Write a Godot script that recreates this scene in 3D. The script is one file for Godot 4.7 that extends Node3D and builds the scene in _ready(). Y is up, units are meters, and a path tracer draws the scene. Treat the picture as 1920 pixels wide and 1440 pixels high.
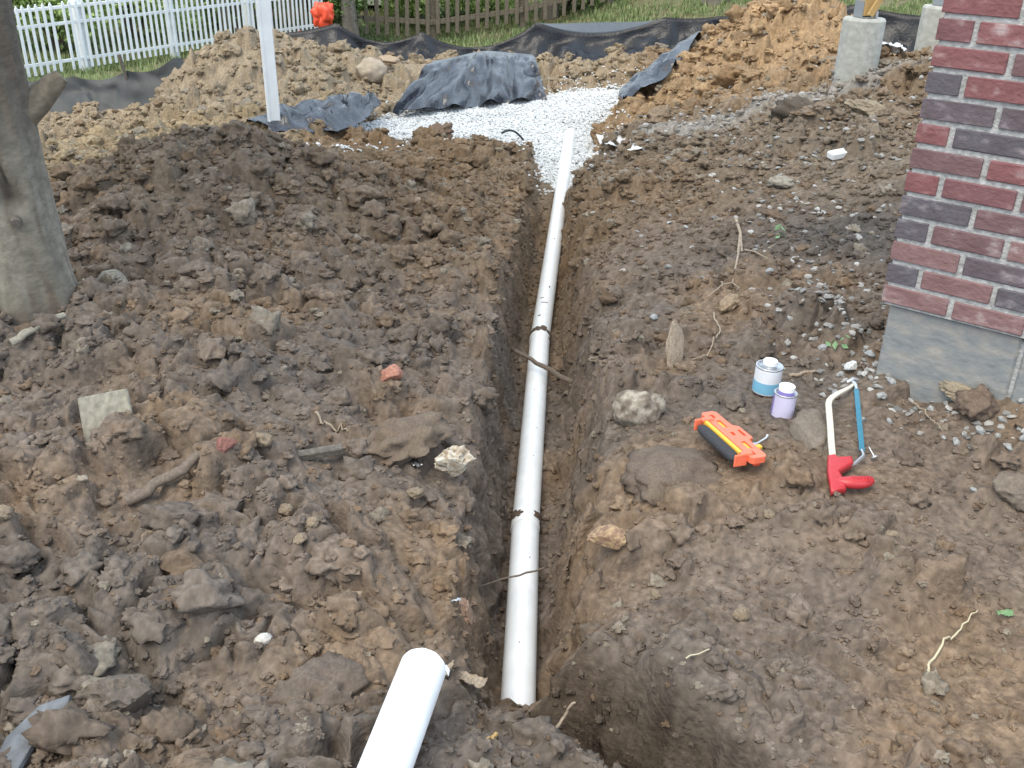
extends Node3D

# ---------------------------------------------------------------- helpers
var rng := RandomNumberGenerator.new()
var names := {}
var M := {}

func V(x: float, y: float, d: float) -> Vector3:
	return Vector3(x, y, -d)

func numbered(called: String) -> String:
	if not names.has(called):
		names[called] = 0
		return called
	names[called] += 1
	return "%s_%03d" % [called, names[called]]

func tag(o: Node, label := "", category := "", group := "", kind := "") -> void:
	if label != "": o.set_meta("label", label)
	if category != "": o.set_meta("category", category)
	if group != "": o.set_meta("group", group)
	if kind != "": o.set_meta("kind", kind)

func thing(called: String, label: String, category: String, at := Vector3.ZERO, turn := 0.0, group := "") -> Node3D:
	var o := Node3D.new()
	o.name = numbered(called)
	add_child(o)
	o.position = at
	o.rotation.y = turn
	tag(o, label, category, group)
	return o

func part(parent: Node, called: String, mesh: Mesh, mat: Material, at := Vector3.ZERO, rot := Vector3.ZERO) -> MeshInstance3D:
	var o := MeshInstance3D.new()
	if parent == self:
		o.name = numbered(called)
	else:
		var n := 0
		for c in parent.get_children():
			if str(c.get_meta("stem", "")) == called: n += 1
		o.name = called if n == 0 else "%s_%03d" % [called, n]
		o.set_meta("stem", called)
	o.mesh = mesh
	o.material_override = mat
	o.position = at
	o.rotation = rot
	parent.add_child(o, true)
	return o

func lone(called: String, mesh: Mesh, mat: Material, label: String, category: String, at := Vector3.ZERO, rot := Vector3.ZERO, group := "") -> MeshInstance3D:
	var o := part(self, called, mesh, mat, at, rot)
	tag(o, label, category, group)
	return o

func sm(a: float, b: float, t: float) -> float:
	t = clampf((t - a) / (b - a), 0.0, 1.0)
	return t * t * (3.0 - 2.0 * t)

func ga(x: float, d: float, x0: float, d0: float, rx: float, rd: float) -> float:
	var a := (x - x0) / rx
	var b := (d - d0) / rd
	return exp(-a * a - b * b)

func lin(r: float, g: float, b: float) -> Color:
	return Color(r, g, b).linear_to_srgb()

func noise(type: int, freq: float, sd: int, octaves := 1) -> FastNoiseLite:
	var n := FastNoiseLite.new()
	n.noise_type = type
	n.frequency = freq
	n.seed = sd
	n.fractal_type = FastNoiseLite.FRACTAL_FBM if octaves > 1 else FastNoiseLite.FRACTAL_NONE
	n.fractal_octaves = octaves
	return n

func cell(freq: float, sd: int, value: bool) -> FastNoiseLite:
	var n := noise(FastNoiseLite.TYPE_CELLULAR, freq, sd)
	n.cellular_distance_function = FastNoiseLite.DISTANCE_EUCLIDEAN
	n.cellular_jitter = 1.0
	n.cellular_return_type = FastNoiseLite.RETURN_CELL_VALUE if value else FastNoiseLite.RETURN_DISTANCE
	return n

# ---------------------------------------------------------------- mesh builders
func finish(st: SurfaceTool) -> ArrayMesh:
	st.generate_normals()
	return st.commit()

func begin(smooth := true) -> SurfaceTool:
	var st := SurfaceTool.new()
	st.begin(Mesh.PRIMITIVE_TRIANGLES)
	st.set_smooth_group(0 if smooth else -1)
	return st

func quad(st: SurfaceTool, a: Vector3, b: Vector3, c: Vector3, d: Vector3) -> void:
	for p in [a, b, c, a, c, d]:
		st.add_vertex(p)

func tube(pts: Array, radii: Array, sides := 8, flat := 1.0, st0: SurfaceTool = null) -> SurfaceTool:
	var st := st0 if st0 else begin(true)
	var rings := []
	var up := Vector3(0.13, 1, 0.07).normalized()
	for i in pts.size():
		var t: Vector3 = (pts[mini(i + 1, pts.size() - 1)] - pts[maxi(i - 1, 0)]).normalized()
		var s := t.cross(up).normalized() if absf(t.dot(up)) < 0.97 else t.cross(Vector3.RIGHT).normalized()
		var u := s.cross(t).normalized()
		var ring := PackedVector3Array()
		for k in sides:
			var a := TAU * k / sides
			ring.append(pts[i] + (s * cos(a) + u * sin(a) * flat) * radii[i])
		rings.append(ring)
	st.set_smooth_group(0)
	for i in rings.size() - 1:
		for k in sides:
			var k2 := (k + 1) % sides
			quad(st, rings[i][k], rings[i][k2], rings[i + 1][k2], rings[i + 1][k])
	st.set_smooth_group(1)
	for k in sides:
		var k2 := (k + 1) % sides
		for p in [pts[0], rings[0][k2], rings[0][k]]: st.add_vertex(p)
		for p in [pts[-1], rings[-1][k], rings[-1][k2]]: st.add_vertex(p)
	return st

# lathe round y: profile of Vector2(radius, y) from the bottom up on the outside; sharp[i] starts a new smooth group
func lathe(profile: Array, sides := 32, sharp := true, st0: SurfaceTool = null) -> SurfaceTool:
	var st := st0 if st0 else begin(true)
	for i in profile.size() - 1:
		st.set_smooth_group(i if sharp else 0)
		var p: Vector2 = profile[i]
		var q: Vector2 = profile[i + 1]
		for k in sides:
			var a := TAU * k / sides
			var b := TAU * (k + 1) / sides
			var pa := Vector3(p.x * cos(a), p.y, p.x * sin(a))
			var pb := Vector3(p.x * cos(b), p.y, p.x * sin(b))
			var qa := Vector3(q.x * cos(a), q.y, q.x * sin(a))
			var qb := Vector3(q.x * cos(b), q.y, q.x * sin(b))
			quad(st, pa, qa, qb, pb)
	return st

# box with chamfered edges, centred
func bevel_box(size: Vector3, r: float, st0: SurfaceTool = null, at := Transform3D()) -> SurfaceTool:
	var st := st0 if st0 else begin(false)
	st.set_smooth_group(-1)
	var h := size * 0.5
	var V8 := {}
	for sx in [-1, 1]:
		for sy in [-1, 1]:
			for sz in [-1, 1]:
				var c := Vector3(sx * h.x, sy * h.y, sz * h.z)
				for ax in 3:
					var p := c
					for o in 3:
						if o != ax: p[o] -= signf(c[o]) * r
					V8[[sx, sy, sz, ax]] = at * p
	var tri := func(a: Vector3, b: Vector3, c: Vector3):
		var mid: Vector3 = (a + b + c) / 3.0 - at.origin
		if (b - a).cross(c - a).dot(mid) > 0.0:
			st.add_vertex(a); st.add_vertex(c); st.add_vertex(b)
		else:
			st.add_vertex(a); st.add_vertex(b); st.add_vertex(c)
	for ax in 3:
		var o1 := (ax + 1) % 3
		var o2 := (ax + 2) % 3
		for s in [-1, 1]:
			var k := []
			for c2 in [[-1, -1], [1, -1], [1, 1], [-1, 1]]:
				var key := [0, 0, 0]
				key[ax] = s; key[o1] = c2[0]; key[o2] = c2[1]
				k.append(V8[[key[0], key[1], key[2], ax]])
			tri.call(k[0], k[1], k[2]); tri.call(k[0], k[2], k[3])
		# edges along axis ax
		for s1 in [-1, 1]:
			for s2 in [-1, 1]:
				var e := []
				for s in [-1, 1]:
					var key := [0, 0, 0]
					key[ax] = s; key[o1] = s1; key[o2] = s2
					e.append(V8[[key[0], key[1], key[2], o1]])
					e.append(V8[[key[0], key[1], key[2], o2]])
				tri.call(e[0], e[1], e[3]); tri.call(e[0], e[3], e[2])
	for sx in [-1, 1]:
		for sy in [-1, 1]:
			for sz in [-1, 1]:
				tri.call(V8[[sx, sy, sz, 0]], V8[[sx, sy, sz, 1]], V8[[sx, sy, sz, 2]])
	return st

# slab over a polygon (x, z plane), rounded rim, from y=0 to y=thick
func slab(poly: PackedVector2Array, thick: float, r: float, st0: SurfaceTool = null) -> SurfaceTool:
	var st := st0 if st0 else begin(true)
	if Geometry2D.is_polygon_clockwise(poly):
		poly = poly.duplicate()
		poly.reverse()
	var n := poly.size()
	var inset := func(amount: float) -> PackedVector2Array:
		var out := PackedVector2Array()
		for i in n:
			var e1 := (poly[i] - poly[(i + n - 1) % n]).normalized()
			var e2 := (poly[(i + 1) % n] - poly[i]).normalized()
			var n1 := Vector2(-e1.y, e1.x)
			var n2 := Vector2(-e2.y, e2.x)
			var m := (n1 + n2).normalized()
			out.append(poly[i] + m * amount / maxf(m.dot(n1), 0.45))
		return out
	var levels := [[r, 0.0], [r * 0.3, r * 0.3], [0.0, r], [0.0, thick - r], [r * 0.3, thick - r * 0.3], [r, thick]]
	var rings := []
	for l in levels:
		var ring := PackedVector3Array()
		for p in inset.call(l[0]): ring.append(Vector3(p.x, l[1], p.y))
		rings.append(ring)
	var side := func(a: Vector3, b: Vector3, c: Vector3, out: Vector3):
		if (b - a).cross(c - a).dot(out) > 0.0:
			st.add_vertex(a); st.add_vertex(c); st.add_vertex(b)
		else:
			st.add_vertex(a); st.add_vertex(b); st.add_vertex(c)
	st.set_smooth_group(0 if r > 0.0025 else -1)
	for i in rings.size() - 1:
		for k in n:
			var k2 := (k + 1) % n
			var e := poly[k2] - poly[k]
			var out := Vector3(e.y, 0.0, -e.x)
			side.call(rings[i][k], rings[i][k2], rings[i + 1][k2], out)
			side.call(rings[i][k], rings[i + 1][k2], rings[i + 1][k], out)
	st.set_smooth_group(-1)
	for top in [0, 5]:
		var ring: PackedVector3Array = rings[top]
		var p2 := PackedVector2Array()
		for p in ring: p2.append(Vector2(p.x, p.z))
		var tr := Geometry2D.triangulate_polygon(p2)
		for i in range(0, tr.size(), 3):
			side.call(ring[tr[i]], ring[tr[i + 1]], ring[tr[i + 2]], Vector3(0, 1 if top else -1, 0))
	return st

var ico_cache := {}
func icosphere(sub: int) -> Array:
	if ico_cache.has(sub): return ico_cache[sub]
	var t := (1.0 + sqrt(5.0)) / 2.0
	var vs := []
	for p in [[-1, t, 0], [1, t, 0], [-1, -t, 0], [1, -t, 0], [0, -1, t], [0, 1, t], [0, -1, -t], [0, 1, -t], [t, 0, -1], [t, 0, 1], [-t, 0, -1], [-t, 0, 1]]:
		vs.append(Vector3(p[0], p[1], p[2]).normalized())
	var fs := [[0, 11, 5], [0, 5, 1], [0, 1, 7], [0, 7, 10], [0, 10, 11], [1, 5, 9], [5, 11, 4], [11, 10, 2], [10, 7, 6], [7, 1, 8], [3, 9, 4], [3, 4, 2], [3, 2, 6], [3, 6, 8], [3, 8, 9], [4, 9, 5], [2, 4, 11], [6, 2, 10], [8, 6, 7], [9, 8, 1]]
	for s in sub:
		var mids := {}
		var nf := []
		for f in fs:
			var m := []
			for e in 3:
				var a: int = f[e]
				var b: int = f[(e + 1) % 3]
				var key := mini(a, b) * 100000 + maxi(a, b)
				if not mids.has(key):
					mids[key] = vs.size()
					vs.append(((vs[a] + vs[b]) * 0.5).normalized())
				m.append(mids[key])
			nf.append_array([[f[0], m[0], m[2]], [f[1], m[1], m[0]], [f[2], m[2], m[1]], m])
		fs = nf
	ico_cache[sub] = [vs, fs]
	return ico_cache[sub]

# lumpy stone or clod of about unit radius; cuts > 0 gives flat broken faces
func stone(sd: int, sub: int, rough: float, cuts: int, size: Vector3, smooth := false, col_a := Color.WHITE, col_b := Color.WHITE) -> ArrayMesh:
	var g: Array = icosphere(sub)
	var r := RandomNumberGenerator.new()
	r.seed = sd
	var n := noise(FastNoiseLite.TYPE_SIMPLEX_SMOOTH, 0.9, sd, 3)
	var n2 := noise(FastNoiseLite.TYPE_SIMPLEX, 2.6, sd + 7, 2)
	var planes := []
	for i in cuts:
		planes.append([Vector3(r.randfn(), r.randfn(), r.randfn()).normalized(), r.randf_range(0.5, 0.85)])
	var ps := PackedVector3Array()
	var cs := PackedColorArray()
	for v in g[0]:
		var q: Vector3 = v * (1.0 + rough * n.get_noise_3dv(v * 1.3) + rough * 0.35 * n2.get_noise_3dv(v * 1.4))
		for pl in planes:
			var over: float = q.dot(pl[0]) - pl[1]
			if over > 0.0: q -= pl[0] * over * 0.93
		ps.append(q * size)
		cs.append(col_a.lerp(col_b, clampf(0.5 + n2.get_noise_3dv(v * 0.9) * 1.3, 0.0, 1.0)))
	var st := begin(smooth)
	for f in g[1]:
		for k in [0, 2, 1]:
			st.set_color(cs[f[k]])
			st.add_vertex(ps[f[k]])
	return finish(st)

# ---------------------------------------------------------------- the lie of the land (x to the right, d ahead of the camera)
var PIT := PackedVector2Array([Vector2(-1.42, 7.75), Vector2(-1.0, 8.45), Vector2(-.3, 9.0), Vector2(.15, 9.3), Vector2(1.15, 9.7), Vector2(.95, 8.9), Vector2(.72, 8.1), Vector2(.58, 7.6), Vector2(.50, 6.6), Vector2(.32, 6.3), Vector2(.14, 7.0), Vector2(.03, 7.5), Vector2(-.6, 7.55)])
var LD := [1.4, 1.9, 2.3, 2.7, 3.3, 4.05, 4.9, 5.75, 6.4, 7.2]
var LX := [-.10, -.098, -.098, -.082, -.065, -.03, .022, .075, .105, .10]
var RD := [1.4, 1.9, 2.2, 2.6, 3.0, 3.4, 4.3, 5.7, 6.5, 7.5, 8.0]
var RX := [.13, .17, .205, .25, .285, .30, .295, .345, .40, .49, .52]
var n_big: FastNoiseLite
var n_med: FastNoiseLite
var n_fine: FastNoiseLite
var n_warp: FastNoiseLite
var n_mask: FastNoiseLite
var cd := []
var cv := []
var ce := []

func along(xs: Array, ys: Array, t: float) -> float:
	if t <= xs[0]: return ys[0]
	for i in xs.size() - 1:
		if t < xs[i + 1]:
			return lerpf(ys[i], ys[i + 1], (t - xs[i]) / (xs[i + 1] - xs[i]))
	return ys[-1]

func pit_distance(x: float, d: float) -> float:
	if d < 5.8 or d > 10.5 or x < -2.2 or x > 2.0: return 9.0
	var best := 9.0
	var inside := false
	var n := PIT.size()
	var p := Vector2(x, d)
	for i in n:
		var a := PIT[i]
		var b := PIT[(i + 1) % n]
		best = minf(best, p.distance_to(Geometry2D.get_closest_point_to_segment(p, a, b)))
		if (a.y > d) != (b.y > d) and x < a.x + (d - a.y) / (b.y - a.y) * (b.x - a.x): inside = not inside
	return -best if inside else best

func smooth_y(x: float, d: float) -> float:
	var y := .17 - .2 * sm(3.6, 7.4, d)
	var k := lerpf(.10, .37, sm(2.4, 5.8, d))
	k = lerpf(k, .1, sm(7.3, 9.8, d))
	y += k * minf(maxf(x - .35, 0.0), lerpf(2.6, 1.8, sm(4.5, 6.3, d)))
	y += .33 * ga(x, d, -1.45, 4.6, .75, .75) + .06 * ga(x, d, -1.0, 2.4, .7, .9)
	var far := -.55 + .68 * sm(.4, 4.0, x) + maxf(d - 14.0, 0.0) * lerpf(.02, .1, sm(0.0, 4.0, x))
	far = minf(far, 9.0) - .24 * ga(x, d, -1.7, 17.2, 1.5, 2.2)
	y -= .07 * ga(x, d, -1.05, 7.05, .55, .5) + .09 * ga(x, d, -.55, 7.15, .45, .32)
	y -= .50 * sm(-2.4, -4.0, x) * sm(5.6, 8.8, d) * (1.0 - .7 * sm(10.4, 12.2, d))
	y = lerpf(y, far, sm(10.4, 12.2, d))
	if d > 6.0 and d < 12.5:
		y += .50 * ga(x, d, -2.6, 9.35, .8, .8) + .15 * ga(x, d, -1.55, 9.8, .6, .5)
		y += .07 * exp(-pow((d - 10.0) / .45, 2.0)) * sm(-1.8, -.8, x) * sm(2.8, 1.6, x)
		y += .42 * ga(x, d, 2.25, 8.3, .62, .7) + .22 * ga(x, d, 1.72, 8.75, .42, .5)
		y -= .30 * sm(2.35, 2.9, x) * sm(6.5, 7.4, d) * (1.0 - sm(10.0, 12.0, d)) + .10 * ga(x, d, 2.75, 7.0, .3, .3)
	return y

# how broken up the soil is at a place, 0 smooth .. 1 all clods
func cloddy(x: float, d: float) -> float:
	var m := .55 + .35 * sm(.1, -.8, x)
	m += .5 * ga(x, d, -1.4, 4.6, 1.0, 1.0)
	m -= .28 * sm(.12, .5, x) * sm(5.6, 4.2, d)
	m -= .3 * ga(x, d, -.3, 4.6, .35, 1.6)
	if d > 5.0: m = lerpf(m, .75, sm(5.0, 7.0, d))
	m *= 1.0 - .3 * sm(7.5, 8.3, d) * sm(.2, -.6, x)
	if d > 10.6: m *= 1.0 - sm(10.6, 11.6, d)
	m += .45 * n_mask.get_noise_2d(x * 1.0, d)
	return clampf(m, .12, 1.1)

func soil_y(x: float, d: float) -> float:
	var y := smooth_y(x, d)
	if d > 26.0 or d < -1.5 or absf(x) > 14.0: return y
	var pit := pit_distance(x, d)
	var c := cloddy(x, d)
	if d > 1.3 and d < 6.6 and x > -.6 and x < .9: # worn shoulders
		y -= .05 * sm(.30, .0, maxf(along(LD, LX, d) - x, x - along(RD, RX, d))) * sm(1.3, 1.8, d)
	# trench: distance inside the edges
	var s := -1.0
	var cut := 0.0
	var floor_y := -.268
	if d < 7.4 and d > .6 and absf(x) < 1.0:
		var jl := n_med.get_noise_2d(7.0, d * 1.6) * .022 + n_fine.get_noise_2d(x * 2.0, d) * .012
		var lx := along(LD, LX, d) + jl
		var rx := along(RD, RX, d) - n_med.get_noise_2d(31.0, d * 1.6) * .028 - n_fine.get_noise_2d(x * 2.0 + 9.0, d) * .012
		# the right wall is undercut and bulges, the left one is a clean spade cut
		s = minf((x - lx + .03) / .105, (rx - x + .055) / .15)
		cut = clampf(s, 0.0, 1.0)
		cut = sm(-.05, 1.05, cut)
		cut = clampf(cut, 0.0, 1.0) * pow(clampf((d - 1.26) / .50, 0.0, 1.0), 1.5) * (1.0 - sm(6.3, 7.0, d))
		floor_y = lerpf(-.268, -.2, sm(5.6, 6.6, d)) + n_med.get_noise_2d(x * 3.0, d * 3.0) * .014 + .075 * ga(x, d, .03, 1.69, .09, .045)
	# side channel that leaves towards the lower right
	var side := 0.0
	if d < 2.0 and d > .3 and x > -.3 and x < 1.3:
		var q := Geometry2D.get_closest_point_to_segment(Vector2(x, d), Vector2(.10, 1.53), Vector2(.66, .86))
		var qd := Vector2(x, d).distance_to(q) + n_med.get_noise_2d(x * 2.0, d * 2.0) * .02
		side = sm(.135, .05, qd) * sm(1.62, 1.5, d)
	# relief
	var big := n_big.get_noise_2d(x, d)
	var wx := x + n_warp.get_noise_2d(x, d) * .05
	var wd := d + n_warp.get_noise_2d(x + 40.0, d) * .05
	var h := big * .06
	var amps := [.085, .042, .015, .006]
	if d > 6.0:
		amps[0] *= 1.0 + .4 * sm(6.0, 8.0, d)
		amps[1] *= 1.0 + .5 * sm(6.0, 8.0, d)
	for i in 4:
		if i == 3 and d > 6.0: continue
		if i == 2 and d > 12.0: continue
		var f1: float = cd[i].get_noise_2d(wx, wd) + 1.0
		var val: float = cv[i].get_noise_2d(wx, wd) * .5 + .5
		var dome := maxf(1.0 - f1 * f1 * 1.5, 0.0)
		var gate := sm(1.0 - c * 1.05, 1.25 - c * .9, val)
		if i < 2: dome *= sm(.0, .22, ce[i].get_noise_2d(wx, wd) + 1.0)
		h += amps[i] * dome * gate * (.45 + .55 * val)
	h += n_med.get_noise_2d(x, d) * .012 + n_fine.get_noise_2d(x * 1.0, d * 1.0) * .006
	h *= 1.0 - .8 * sm(12.0, 14.0, d)
	h -= .02 + .07 * sm(5.5, 8.0, d)
	y += h
	if cut > 0.0:
		var keep := 1.0 - cut
		y = lerpf(y, floor_y + h * .35, cut) + keep * cut * n_fine.get_noise_2d(x * 3.0, d * 3.0) * .03
	if side > 0.0:
		y = lerpf(y, minf(y, -.15 + h * 1.1 + .010 * sin((x + d * .86) * 75.0)), side)
	if pit < .45:
		var w := sm(.34 if d < 7.6 and x < 0.0 else .2, -.02, pit + n_med.get_noise_2d(x * 1.3, d * 1.3) * .07)
		y = lerpf(y, -.175 + .03 * sm(8.0, 9.5, d) + big * .02, w)
	# a hollow worn out against the footing of the house, the tools lie on trodden soil
	y = lerpf(y, smooth_y(x, d) - .004 + n_fine.get_noise_2d(x, d) * .004, minf(1.0, 1.25 * maxf(ga(x, d, .94, 2.34, .17, .34), maxf(ga(x, d, .8, 2.62, .12, .13), ga(x, d, .61, 2.33, .1, .2)))))
	# lumps in front of the wall
	y += .05 * ga(x, d, 1.42, 2.5, .12, .08) + .05 * ga(x, d, 1.55, 2.38, .16, .12)
	return y

# moisture and kind of soil, plus a darkened side channel; linear base colours
func soil_colour(x: float, d: float) -> Color:
	var a := n_mask.get_noise_2d(x * .8 + 60.0, d * .8)
	var b := n_med.get_noise_2d(x * .35 + 11.0, d * .35)
	var near := Color(.200, .160, .130).lerp(Color(.160, .134, .114), clampf(.5 + a * 1.7, 0.0, 1.0))
	near = near.lerp(Color(.25, .178, .118), clampf(b * 1.8 + .1, 0.0, 1.0) * .7)
	var t := sm(3.2, 5.8, d + a * .9 - .25 * x * sm(0.0, -1.0, x))
	var mid := Color(.25, .165, .095).lerp(Color(.215, .155, .10), clampf(.5 + b, 0.0, 1.0))
	var c := near.lerp(mid, t)
	var lft := sm(-1.1, -1.9, x + a * .3) * sm(4.2, 5.2, d)
	c = c.lerp(Color(.36, .28, .175), lft * .95)
	c = c.lerp(Color(.33, .265, .185), sm(7.6, 8.4, d + a * .4) * sm(1.6, .9, x))
	c = c.lerp(Color(.40, .275, .16), minf(1.0, 1.25 * ga(x, d, 1.8, 7.8, 1.35, 1.5)))
	# grey stony strip on the right-hand slope
	var strip := exp(-pow((x - (.55 + (d - 5.6) * .0) - (6.6 - d) * .55) / .75, 2.0)) * sm(3.6, 4.6, d) * sm(7.2, 6.2, d)
	c = c.lerp(Color(.215, .185, .15), strip * .7)
	# ashy grey band below the piers
	var q := Geometry2D.get_closest_point_to_segment(Vector2(x, d), Vector2(.75, 6.2), Vector2(2.1, 5.55))
	c = c.lerp(Color(.36, .35, .33), sm(.2, .03, q.distance_to(Vector2(x, d)) + a * .25) * .75)
	# dark crest of the spoil heap
	c = c.lerp(Color(.155, .125, .098), ga(x, d, -1.45, 4.5, .85, .75) * .9)
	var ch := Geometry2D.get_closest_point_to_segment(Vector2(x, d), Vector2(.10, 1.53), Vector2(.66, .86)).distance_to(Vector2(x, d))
	c = c.lerp(Color(.10, .078, .060), sm(.17, .05, ch) * .92)  # soil colour darkened towards the middle of the side channel
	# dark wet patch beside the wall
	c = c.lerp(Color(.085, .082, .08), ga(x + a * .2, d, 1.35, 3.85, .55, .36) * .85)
	if d > 6.0 and d < 10.2:
		c = c.lerp(Color(.50, .505, .51), sm(.06, -.03, pit_distance(x, d) + n_med.get_noise_2d(x * 1.3, d * 1.3) * .07))
	# grass beyond the silt fence
	var gr := sm(11.3, 11.9, d + a * .3)
	c = c.lerp(Color(.11, .14, .055).lerp(Color(.21, .185, .11), clampf(a * 1.4 + .2, 0.0, 1.0)), gr)
	var v := 1.0 + .22 * n_fine.get_noise_2d(x * .6, d * .6) + .16 * n_med.get_noise_2d(x * 2.3, d * 2.3)
	v *= 1.25
	return Color(c.r * v, c.g * v, c.b * v)

func build_ground() -> void:
	var ds := []
	var t := -40.0
	for k in [-60.0, -25.0, -10.0, -5.0, -2.5, -1.0, -.4, 0.0, .25, .42, .55, .65, .72]: ds.append(k)
	t = .78
	while t < 14.0:
		ds.append(t)
		t *= 1.0 + (.0042 if t > 1.0 else .009)
		if t < 2.6: t -= .0015 * (t - .78) / 1.8
	while t < 32.0:
		ds.append(t)
		t += .1 + (t - 14.0) * .05
	for k in [34.0, 38.0, 44.0, 55.0, 70.0, 100.0, 160.0, 250.0]: ds.append(k)
	var ss := []
	for k in [-60.0, -25.0, -10.0, -5.0, -3.0, -2.2, -1.8, -1.55, -1.4, -1.3, -1.22, -1.16, -1.11, -1.07, -1.04]: ss.append(k)
	var fine := 820
	for i in fine + 1: ss.append(-1.02 + 2.04 * i / fine)
	var wide := ss.size()
	for i in range(14, -1, -1): ss.append(-ss[i])
	wide = ss.size()
	var rows := ds.size()
	var vs := PackedVector3Array()
	var cs := PackedColorArray()
	vs.resize(wide * rows)
	cs.resize(wide * rows)
	var i := 0
	for d in ds:
		var w: float = .75 + .60 * maxf(d, 0.0)
		for s in ss:
			var x: float = s * w
			var y := soil_y(x, d)
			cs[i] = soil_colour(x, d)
			if y < .12 and d < 7.0 and d > 1.2 and x > -.25 and x < .6: # crumbling trench walls: pushed in and out sideways
				var m := sm(.12, .02, y) * sm(-.27, -.2, y)
				x += m * (n_med.get_noise_3d(9.0, y * 1.6, d * 1.2) * .030 + n_fine.get_noise_3d(3.0, y * 1.1, d * .9) * .022)
			vs[i] = Vector3(x, y, -d)
			i += 1
	var ns := PackedVector3Array()
	ns.resize(wide * rows)
	i = 0
	for r in rows:
		var up := mini(r + 1, rows - 1) * wide
		var dn := maxi(r - 1, 0) * wide
		for c in wide:
			var a := vs[r * wide + mini(c + 1, wide - 1)] - vs[r * wide + maxi(c - 1, 0)]
			var b := vs[up + c] - vs[dn + c]
			ns[i] = a.cross(b).normalized()
			i += 1
	var idx := PackedInt32Array()
	idx.resize((wide - 1) * (rows - 1) * 6)
	i = 0
	for r in rows - 1:
		for c in wide - 1:
			var o := r * wide + c
			idx[i] = o; idx[i + 1] = o + wide; idx[i + 2] = o + wide + 1
			idx[i + 3] = o; idx[i + 4] = o + wide + 1; idx[i + 5] = o + 1
			i += 6
	var arr := []
	arr.resize(Mesh.ARRAY_MAX)
	arr[Mesh.ARRAY_VERTEX] = vs
	arr[Mesh.ARRAY_NORMAL] = ns
	arr[Mesh.ARRAY_COLOR] = cs
	arr[Mesh.ARRAY_INDEX] = idx
	var m := ArrayMesh.new()
	m.add_surface_from_arrays(Mesh.PRIMITIVE_TRIANGLES, arr)
	var o := part(self, "ground", m, M.soil)
	tag(o, "dug up brown clay soil of the yard with a narrow trench", "", "", "structure")

# ---------------------------------------------------------------- materials
func tex(freq: float, sd: int, lo: float, hi: float, octaves := 4, type := FastNoiseLite.TYPE_SIMPLEX_SMOOTH, size := 512, ramp: Gradient = null) -> NoiseTexture2D:
	var n := noise(type, freq, sd, octaves)
	var t := NoiseTexture2D.new()
	t.width = size
	t.height = size
	t.seamless = true
	t.noise = n
	if ramp == null:
		ramp = Gradient.new()
		ramp.set_color(0, Color(lo, lo, lo))
		ramp.set_color(1, Color(hi, hi, hi))
	t.color_ramp = ramp
	return t

func mat(called: String, c: Color, rough := .8, metal := 0.0, albedo: Texture2D = null, bump: Texture2D = null, bump_cm := .3, tile := 2.0, spec := .5) -> StandardMaterial3D:
	var m := StandardMaterial3D.new()
	m.resource_name = called
	m.albedo_color = c
	m.roughness = rough
	m.metallic = metal
	m.metallic_specular = spec
	if albedo or bump:
		m.uv1_triplanar = true
		m.uv1_world_triplanar = true
		m.uv1_scale = Vector3.ONE * tile
	if albedo: m.albedo_texture = albedo
	if bump:
		m.heightmap_enabled = true
		m.heightmap_texture = bump
		m.heightmap_scale = bump_cm
	M[called] = m
	return m

func ramp4(a: Color, b: Color, c: Color, d: Color) -> Gradient:
	var g := Gradient.new()
	g.offsets = PackedFloat32Array([0.0, .4, .62, 1.0])
	g.colors = PackedColorArray([a, b, c, d])
	return g

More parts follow.
